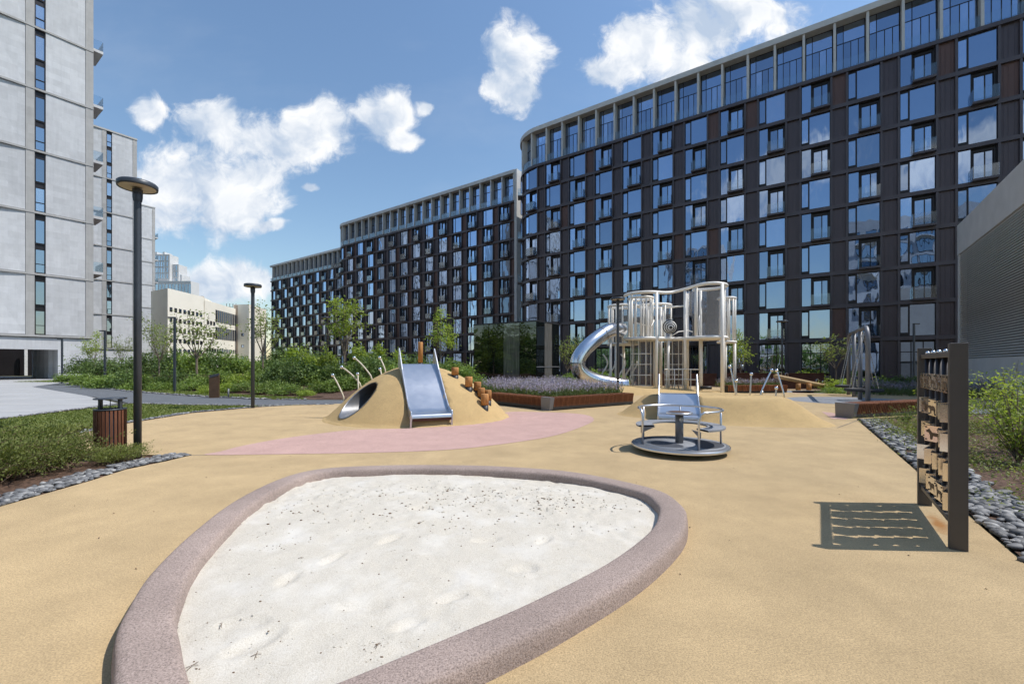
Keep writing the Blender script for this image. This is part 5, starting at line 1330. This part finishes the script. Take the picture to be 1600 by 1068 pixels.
def tree_proto(seed, H, crown_r, crown_z, mat, per=34, leaf=.085, spread=.22, vase=1.0, fork=.32):
    rng = np.random.default_rng(seed); mb = MB(); tips = []
    fk = H * fork
    mb.tube([(0, 0, -.1), (.02, .01, fk * .5), (0, .02, fk)], [.06, .05, .042], 8, False)
    nb = 8
    for i in range(nb):
        a = 2 * math.pi * i / nb + rng.uniform(-.3, .3); el = rng.uniform(.45, 1.0)
        end = Vector((math.cos(a) * crown_r * el * .85, math.sin(a) * crown_r * el * .85, H * rng.uniform(.72, .98) if el < .8 else H * rng.uniform(.6, .85)))
        st = Vector((0, .02, fk * rng.uniform(.8, 1.0))); m = st.lerp(end, .5) + Vector((math.cos(a) * .1, math.sin(a) * .1, -.12 * vase))
        mb.tube([st, m, end], [.028, .018, .007], 6, False)
        for k in range(5):
            u = rng.uniform(.45, 1.0); q = (m.lerp(end, (u - .5) * 2) if u > .5 else st.lerp(m, u * 2)); d = Vector(rng.normal(size=3)) * .5; d.z = abs(d.z) * .6
            e2 = q + d * crown_r * .55; mb.tube([q, e2], [.014, .005], 5, False); tips.append(tuple(e2)); tips.append(tuple(q.lerp(e2, .6)))
        tips.append(tuple(end))
    tips = np.array(tips); keep = rng.uniform(size=len(tips)) < .82; tips = tips[keep]
    p = (tips[:, None, :] + rng.normal(size=(len(tips), per, 3)) * np.array([spread, spread, spread * .75])).reshape(-1, 3)
    v, f = leaves(p, leaf, .55, .4, rng)
    return mb.mesh('trunk', 'bark'), np_mesh('crown', v, f, mat)
TR_ = [tree_proto(21, 5.2, 1.35, 0, 'leaf_tree', per=22, leaf=.08), tree_proto(22, 5.4, 1.4, 0, 'leaf_pale', per=13, leaf=.075), tree_proto(23, 5.0, 1.1, 0, 'leaf_tree', per=20, leaf=.08), tree_proto(24, 5.2, 1.2, 0, 'leaf_pale', per=11, leaf=.075)]
def tree(pi, px, ytop, Y, label, H0, wide=1.0, group='young trees around the playground'):
    x = (px - 800) / F * Y; z = bed_h(x, Y) if px < 760 else 0; H = A(px, ytop, Y).z - z; t = thing('young_tree', label, 'tree', (x, Y, z), random.uniform(0, 6), group)
    s = H / H0; t.scale = (s * wide, s * wide, s); link('trunk', TR_[pi][0], t); link('crown', TR_[pi][1], t)
tree(2, 147, 517, 40, 'small rounded tree against the nearest tower corner', 5.1, 1.0)
tree(3, 190, 515, 37, 'small thin tree against the second tower, left of the tall lamp', 5.2)
tree(1, 249, 487, 31, 'young tree right of the tall lamp, in front of the third tower', 5.4)
tree(3, 308, 468, 29, 'wide thin-leaved young tree in front of the cream building', 5.2, 1.35)
tree(1, 411, 470, 31, 'young tree right behind the disc lamp at the lawn edge', 5.4, 1.05)
tree(0, 538, 464, 27, 'largest lime-green young tree above the left poles of the mound', 5.3, 1.15)
tree(2, 688, 484, 31, 'lime-green young tree between the mound slide and the glass pavilion', 5.1, 1.05)
tree(1, 886, 522, 34, 'small young tree between the glass pavilion and the tube slide', 5.4, 1.2)
tree(2, 1157, 515, 31, 'small young tree right behind the play tower', 5.1, 1.0)
tree(3, 1306, 511, 31, 'young tree behind the grey swing frame', 5.2, 1.35)
for px, Y, k, s, zs, lab in [(890, 28, 'mid', 1.2, .9, 'green shrub between pavilion and tube slide'), (935, 30, 'mid', 1.5, 1.1, 'green shrub framed by the curve of the tube slide'), (912, 25, 'bright', .9, .7, 'yellow-green shrub under the tube slide curve'), (960, 31, 'mid', 1.3, 1, 'green shrub behind the wavy climbing poles'), (1165, 32, 'mid', 1.1, .9, 'green shrub behind the rear corten planter, left'), (1200, 33, 'dark', 1.3, .8, 'dark shrub above the corten planter behind the ball poles'), (1215, 33, 'mid', 1.1, .9, 'green shrub by the lamp before the corten planter'), (1262, 33, 'bright', 1.3, 1.1, 'flowering pale shrub behind the seesaw'), (1150, 26, 'bright', .5, 1.2, 'yellow-green plant in the slatted planter by the tower'), (1312, 26, 'bright', 1.2, .7, 'yellow-green shrub behind the seesaw end'), (1335, 27, 'bright', 1.2, .75, 'yellow-green shrub behind the swing posts'), (1358, 28, 'mid', 1.2, .7, 'green shrub seen through the swing frame'), (1385, 27, 'mid', 1.2, .75, 'green shrub right of the swing frame'), (1412, 26, 'dark', 1.3, .7, 'dark shrub in front of the entrance lamp'), (1440, 25, 'dark', 1.3, .7, 'dark shrub beyond the right bench'), (1305, 23.6, 'low', .9, .8, 'low grey-green plant left of the swing seats')]:
    shrub(k, (px - 800) / F * Y, Y, s * .8, lab, 'shrubs behind the playground', zs, z=0)

# lavender
t = tag(MB().sheet([(-.75, 17.5), (1.35, 15.0), (4.6, 17.3), (3.6, 20.5), (3.3, 24), (-1.5, 24), (-2.2, 20)], .30).build('lavender_soil', 'soil'), 'raised mulch under the lavender behind the bench', 'soil bed'); t['kind'] = 'structure'; del t['category']
LAV = [(-.55, 17.55), (1.35, 15.1), (4.5, 17.35), (3.5, 20.5), (3.2, 23.5), (-.9, 23.5), (-1.3, 19.5)]
def lavender(poly, n, z0, h, label, green=1.0):
    xs = [p[0] for p in poly]; ys = [p[1] for p in poly]; pts = []
    while len(pts) < n:
        x, y = random.uniform(min(xs), max(xs)), min(ys) + (max(ys) - min(ys)) * random.random() ** 1.5
        if inside(poly, x, y): pts.append((x, y))
    p = np.array(pts); N = len(p); lean = RNG.normal(size=(N, 2)) * .10; hh = h * RNG.uniform(.65, 1.15, N) * (.85 + .15 * np.sin(p[:, 0] * 2.3) * np.sin(p[:, 1] * 1.9))
    tip = np.stack([p[:, 0] + lean[:, 0], p[:, 1] + lean[:, 1], z0 + hh], 1); base = np.stack([p[:, 0], p[:, 1], np.full(N, z0)], 1)
    a = RNG.uniform(0, np.pi, N); w = np.stack([np.cos(a), np.sin(a), np.zeros(N)], 1)
    v = np.stack([base - w * .012, base + w * .012, tip], 1).reshape(-1, 3); f = np.arange(3 * N).reshape(-1, 3)
    lf = base[np.repeat(np.arange(N), 4)] + np.stack([RNG.normal(size=4 * N) * .07, RNG.normal(size=4 * N) * .07, RNG.uniform(.05, .55, 4 * N) * np.repeat(hh, 4)], 1)
    lv, lf_ = leaves(lf, .055, .22, 0, RNG)
    v2 = np.concatenate([v, lv]); 
    me = bpy.data.meshes.new('lavender'); faces = [tuple(r) for r in f] + [tuple(r + len(v)) for r in lf_]
    me.from_pydata(v2.tolist(), [], faces); me.materials.append(M['lavender_green'])
    o = bpy.data.objects.new('lavender', me); C.objects.link(o); o['kind'] = 'stuff'; tag(o, label, 'lavender')
    k = 4; u = np.linspace(.72, 1.0, k); fp = (base[:, None] * (1 - u[None, :, None]) + tip[:, None] * u[None, :, None]).reshape(-1, 3) + RNG.normal(size=(N * k, 3)) * .008
    fv, ff = leaves(fp, .028, .6, 0, RNG); fl = link('flowers', np_mesh('flowers', fv, ff, 'lavender'), o); fl['kind'] = 'stuff'; return o
lavender(LAV, 4200, .30, .62, 'purple lavender filling the bed behind the slatted bench')
lavender([(11.7, 23.8), (14.8, 24.0), (14.8, 25.2), (11.7, 25.2)], 600, .3, .5, 'sparse lavender in the far slatted planter')
lavender([(17.5, 22.5), (21.8, 19.8), (25, 22), (20, 25.5)], 1500, 0, .75, 'grey lavender drift right of the swing frame')
lavender([(1.2, 24.2), (3.3, 24.2), (3.3, 28), (1.0, 28)], 700, .0, .8, 'lavender beside the right wall of the glass pavilion')

# creeping juniper on the left
def juniper_proto(seed, n, r, h):
    rng = np.random.default_rng(seed); P_, T_ = [], []
    mb = MB()
    for i in range(n):
        a = rng.uniform(0, 2 * np.pi); L = r * rng.uniform(.35, 1.0); z1 = h * rng.uniform(.35, 1.1); bx_, by_ = rng.normal(size=2) * r * .22
        pts = [Vector((bx_ + math.cos(a) * L * u, by_ + math.sin(a) * L * u, .02 + z1 * (1.6 * u - .7 * u * u))) for u in np.linspace(0, 1, 6)]
        if i % 3 == 0: mb.tube(pts, [.007, .006, .005, .004, .003, .002], 4, False)
        for k in range(34):
            u = rng.uniform(.15, 1.0) * 5; j = min(4, int(u)); q = pts[j].lerp(pts[j + 1], u - j); d = (pts[j + 1] - pts[j]).normalized()
            s = Vector(rng.normal(size=3)) * .6 + d * 1.0; s.z += .35; s.normalize(); P_.append(q + s * rng.uniform(0, .05)); T_.append(s)
    p = np.array([tuple(v) for v in P_]); t = np.array([tuple(v) for v in T_]); N = len(p); L = rng.uniform(.018, .042, N)[:, None]
    b = np.cross(t, rng.normal(size=(N, 3))); b /= np.linalg.norm(b, axis=1, keepdims=True); b *= L * .28
    v = np.stack([p, p + t * L * .5 + b, p + t * L * 1.2, p + t * L * .5 - b], 1).reshape(-1, 3)
    return np_mesh('foliage', v, np.arange(4 * N).reshape(-1, 4), 'leaf_juniper'), mb.mesh('stems', 'twig')
JU = [juniper_proto(31, 330, .95, .42), juniper_proto(32, 330, .9, .36)]
for i, (x, y, s, lab) in enumerate([(-6.95, 6.45, .78, 'creeping juniper in front of the litter bin'), (-7.9, 6.9, 1.0, 'creeping juniper left of the litter bin'), (-6.95, 5.75, .85, 'creeping juniper behind the near pebbles'), (-8.2, 5.9, 1.1, 'tallest creeping juniper at the left edge'), (-7.1, 5.05, .8, 'creeping juniper nearest the camera at the left edge'), (-9.2, 6.9, 1.1, 'creeping juniper at the lawn edge, far left'), (-6.3, 6.95, .45, 'small juniper sprig at the foot of the litter bin'), (-8.6, 7.9, .8, 'creeping juniper behind the litter bin'), (-9.6, 5.6, 1.2, 'creeping juniper cut by the left picture edge'), (-7.6, 4.3, .9, 'creeping juniper below the left picture edge')]):
    t = thing('juniper', lab, 'juniper', (x, y, -.02), i * 1.7, 'creeping junipers by the litter bin'); t.scale = (s, s, s * 1.45); link('foliage', JU[i % 2][0], t); link('stems', JU[i % 2][1], t)

# right bed: leafy shrubs, ground cover, grass tuft
def sprig_proto(seed, n, h, r, leaf, mat):
    rng = np.random.default_rng(seed); mb = MB(); P_ = []
    for i in range(n):
        a = rng.uniform(0, 2 * np.pi); L = r * rng.uniform(.2, 1.0); z1 = h * rng.uniform(.5, 1.05)
        pts = [Vector((math.cos(a) * L * u ** 1.3, math.sin(a) * L * u ** 1.3, z1 * u - .25 * L * u ** 3)) for u in np.linspace(0, 1, 7)]
        mb.tube(pts, [.009, .008, .007, .006, .005, .004, .002], 5, False)
        for k in range(46):
            u = rng.uniform(.22, 1.0) * 6; j = min(5, int(u)); q = pts[j].lerp(pts[j + 1], u - j); P_.append(tuple(q + Vector(rng.normal(size=3)) * .055))
    v, f = leaves(np.array(P_), leaf, .45, .5, rng); return np_mesh('foliage', v, f, mat), mb.mesh('stems', 'bark')
SPR = [sprig_proto(41, 34, 1.55, .8, .034, 'leaf_bright'), sprig_proto(42, 26, 1.0, .75, .03, 'leaf_mid')]
for x, y, s, k, lab in [(8.0, 6.9, 1.0, 0, 'bright green arching shrub right of the animal panel'), (9.3, 7.6, 1.05, 0, 'bright green shrub at the right edge below the louvres'), (7.3, 5.7, .62, 1, 'smaller green shrub low behind the animal panel'), (9.6, 9.6, .85, 0, 'yellow-green shrub peeking left of the animal panel'), (11.6, 10.2, 1.1, 0, 'bright green shrub farther back in the right bed'), (10.3, 11.4, .55, 1, 'small green shrub at the right bench end'), (8.9, 5.6, .9, 1, 'green shrub cut by the right picture edge'), (12.6, 12.2, .8, 1, 'green shrub before the right slatted bench')]:
    t = thing('shrub', lab, 'shrub', (x, y, -.02), random.uniform(0, 6), 'shrubs in the right bed'); t.scale = (s, s, s); link('foliage', SPR[k][0], t); link('stems', SPR[k][1], t)
cover = []
for i in range(64):
    y = random.uniform(4.2, 12.0); x = 4.05 + (y - 3.3) * .652 + random.uniform(.45, 3.4); cover.append((x, y))
gcp = np.concatenate([np.array([x, y, 0]) + np.array([RNG.normal(size=260) * .28, RNG.normal(size=260) * .28, np.abs(RNG.normal(size=260)) * .10]).T for x, y in cover])
v, f = leaves(gcp, .022, .45, .5, RNG); o = link('ground_cover', np_mesh('ground_cover', v, f, 'leaf_juniper')); o['kind'] = 'stuff'; tag(o, 'patchy low ground cover in the right bed beside the pebbles', 'ground cover')
o = grass('grass', [(5.2, 4.0), (5.8, 4.0), (6.2, 4.7), (5.6, 4.6)], 2600, .10, 'bright grass tuft among the pebbles at the right edge', w=.003)
mb = MB()
for i in range(30):
    y = random.uniform(4, 11); x = 4.3 + (y - 3.3) * .652 + random.uniform(.5, 2.6); a = random.uniform(0, 6); L = random.uniform(.15, .6)
    mb.tube([(x, y, .02), (x + L * .5 * math.cos(a), y + L * .5 * math.sin(a), random.uniform(.05, .16)), (x + L * math.cos(a), y + L * math.sin(a), .03)], .006, 5)
o = mb.build('fallen_twigs', 'twig'); o['kind'] = 'stuff'; tag(o, 'dry twigs lying in the right bed', 'twigs')

# pebbles
t = NT('slate_pebbles'); oi = t.node('ShaderNodeObjectInfo'); ge = t.node('ShaderNodeNewGeometry')
rnd = t.math('FRACT', t.math('ADD', oi.outputs['Random'], ge.outputs['Random Per Island']))
col = t.ramp(rnd, [(0, (.06, .06, .062)), (.5, (.13, .13, .133)), (.75, (.24, .24, .24)), (1, (.50, .49, .47))]); col = t.mix(.35, col, t.ramp(t.noise(30, 5, .6), [(.3, (.08, .085, .09)), (.7, (.26, .26, .27))]))
M['pebble'] = t.set(col, .6, spec=.4)
peb = []
for i in range(4):
    m = MB().sphere((0, 0, 0), 1, 8, 5); rng = np.random.default_rng(50 + i)
    m.v = [(x * (1 + .12 * math.sin(3 * y + i)), y * (1 + .1 * math.cos(2 * x + i)), z * (1 + .15 * math.sin(2 * x + y))) for x, y, z in m.v]; peb.append(m.mesh('pebble', 'pebble'))
def pebble_strip(name, path, w0, w1, size, n_single, n_rest, single_from, seed, z=.0):
    """stones along a path (list of ground points); singles where they show largest"""
    rnd_ = random.Random(seed); pts = [Vector((*p, 0)) for p in path]; lens = [(b - a).length for a, b in zip(pts, pts[1:])]; tot = sum(lens)
    def at_(u, off):
        d = u * tot
        for a, b, L in zip(pts, pts[1:], lens):
            if d <= L: q = a.lerp(b, d / L); t_ = (b - a).normalized(); return q + Vector((t_.y, -t_.x, 0)) * off
            d -= L
        return pts[-1]
    root = MB().add([tuple(at_(u / 20, o_))[:2] + (-.012,) for u in range(21) for o_ in (w0, w1)], [(2 * i, 2 * i + 1, 2 * i + 3, 2 * i + 2) for i in range(20)]).build(name, 'soil'); root['kind'] = 'structure'
    mb = MB()
    for k in range(n_single + n_rest):
        u = rnd_.random() ** 1.0
        if k < n_single: u = u * single_from
        q = at_(u, rnd_.uniform(w0, w1)); s = size * rnd_.uniform(.5, 1.35); sc = (s, s * rnd_.uniform(.5, .8), s * rnd_.uniform(.28, .5)); rz = rnd_.uniform(0, 6.28)
        if k < n_single:
            o_ = link('pebble', peb[k % 4], root, (q.x, q.y, z + sc[2] * .6), rz, sc)
        else:
            o0 = len(mb.v); mb.sphere((0, 0, 0), 1, 6, 4, sc); c_, s_ = math.cos(rz), math.sin(rz)
            for i in range(o0, len(mb.v)): x, y, zz = mb.v[i]; mb.v[i] = (q.x + x * c_ - y * s_, q.y + x * s_ + y * c_, z + sc[2] * .6 + zz)
    mb.build('pebbles', 'pebble', root, kind='stuff')
pebble_strip('right_pebble_strip', [(3.2, 2.15), (4.02, 3.4), (9.75, 12.3)], .02, .60, .062, 280, 950, .36, 3)
lp = [(p.x, p.y) for p in (G(300, 710.5), G(262, 718), G(197, 732), G(140, 750), G(56, 774), G(0, 790.5))] + [(-5.4, 3.6)]
pebble_strip('left_pebble_strip', lp, .0, .42, .042, 260, 900, 1.0, 4)
pebble_strip('lawn_edge_pebbles', [(p.x, p.y) for p in (G(104, 680.5), G(200, 659.7), G(300, 644), G(400, 635.4), G(470, 632))], -.16, .06, .045, 0, 700, 1, 5)
pebble_strip('path_edge_pebbles', [(p.x, p.y) for p in (G(95, 597.3), G(200, 610.8), G(300, 618.2), G(400, 623.2), G(480, 624))], -.14, .1, .07, 0, 700, 1, 6)
pebble_strip('path_edge_pebbles', [(p.x, p.y) for p in (G(206, 629.7), G(300, 632.2), G(400, 633.1), G(520, 631.5))], -.1, .1, .05, 0, 500, 1, 7)
pebble_strip('paving_edge_pebbles', [(p.x, p.y) for p in (G(0, 654), G(100, 641), G(205, 629.7))], -.08, .12, .045, 0, 300, 1, 8)

# wood behind the photographer, seen only in the panes
p = np.concatenate([np.array([x, y, z]) + RNG.normal(size=(160, 3)) * np.array([2.4, 2.4, 2.0]) for x, y, z in [(random.uniform(-110, 90), -random.uniform(38, 60), random.uniform(2, 8)) for _ in range(80)] + [(-random.uniform(85, 115), random.uniform(-40, 40), random.uniform(2, 8)) for _ in range(40)]])
v, f = leaves(p, .8, .6, .3, RNG); o = link('distant_wood', np_mesh('distant_wood', v, f, 'leaf_mid')); o['kind'] = 'stuff'; tag(o, 'belt of leafy trees mirrored low in the window panes', 'wood')

# bits of leaf and bark blown over the rubber
mb = MB()
for i in range(80):
    y = 3.0 + 11 * random.random() ** 1.3; x = random.uniform(-5, 4 + .6 * (y - 3.3)); s_ = random.uniform(.003, .007)
    if inside([(p.x, p.y) for p in ring], x, y): continue
    mb.obox((x, y, .006), (s_ * math.cos(i), s_ * math.sin(i), .001), (-s_ * .6 * math.sin(i), s_ * .6 * math.cos(i), .002), (0, 0, .0015))
o = mb.build('leaf_litter', 'twig'); o['kind'] = 'stuff'; tag(o, 'tiny dry leaf and bark bits scattered on the rubber', 'litter')
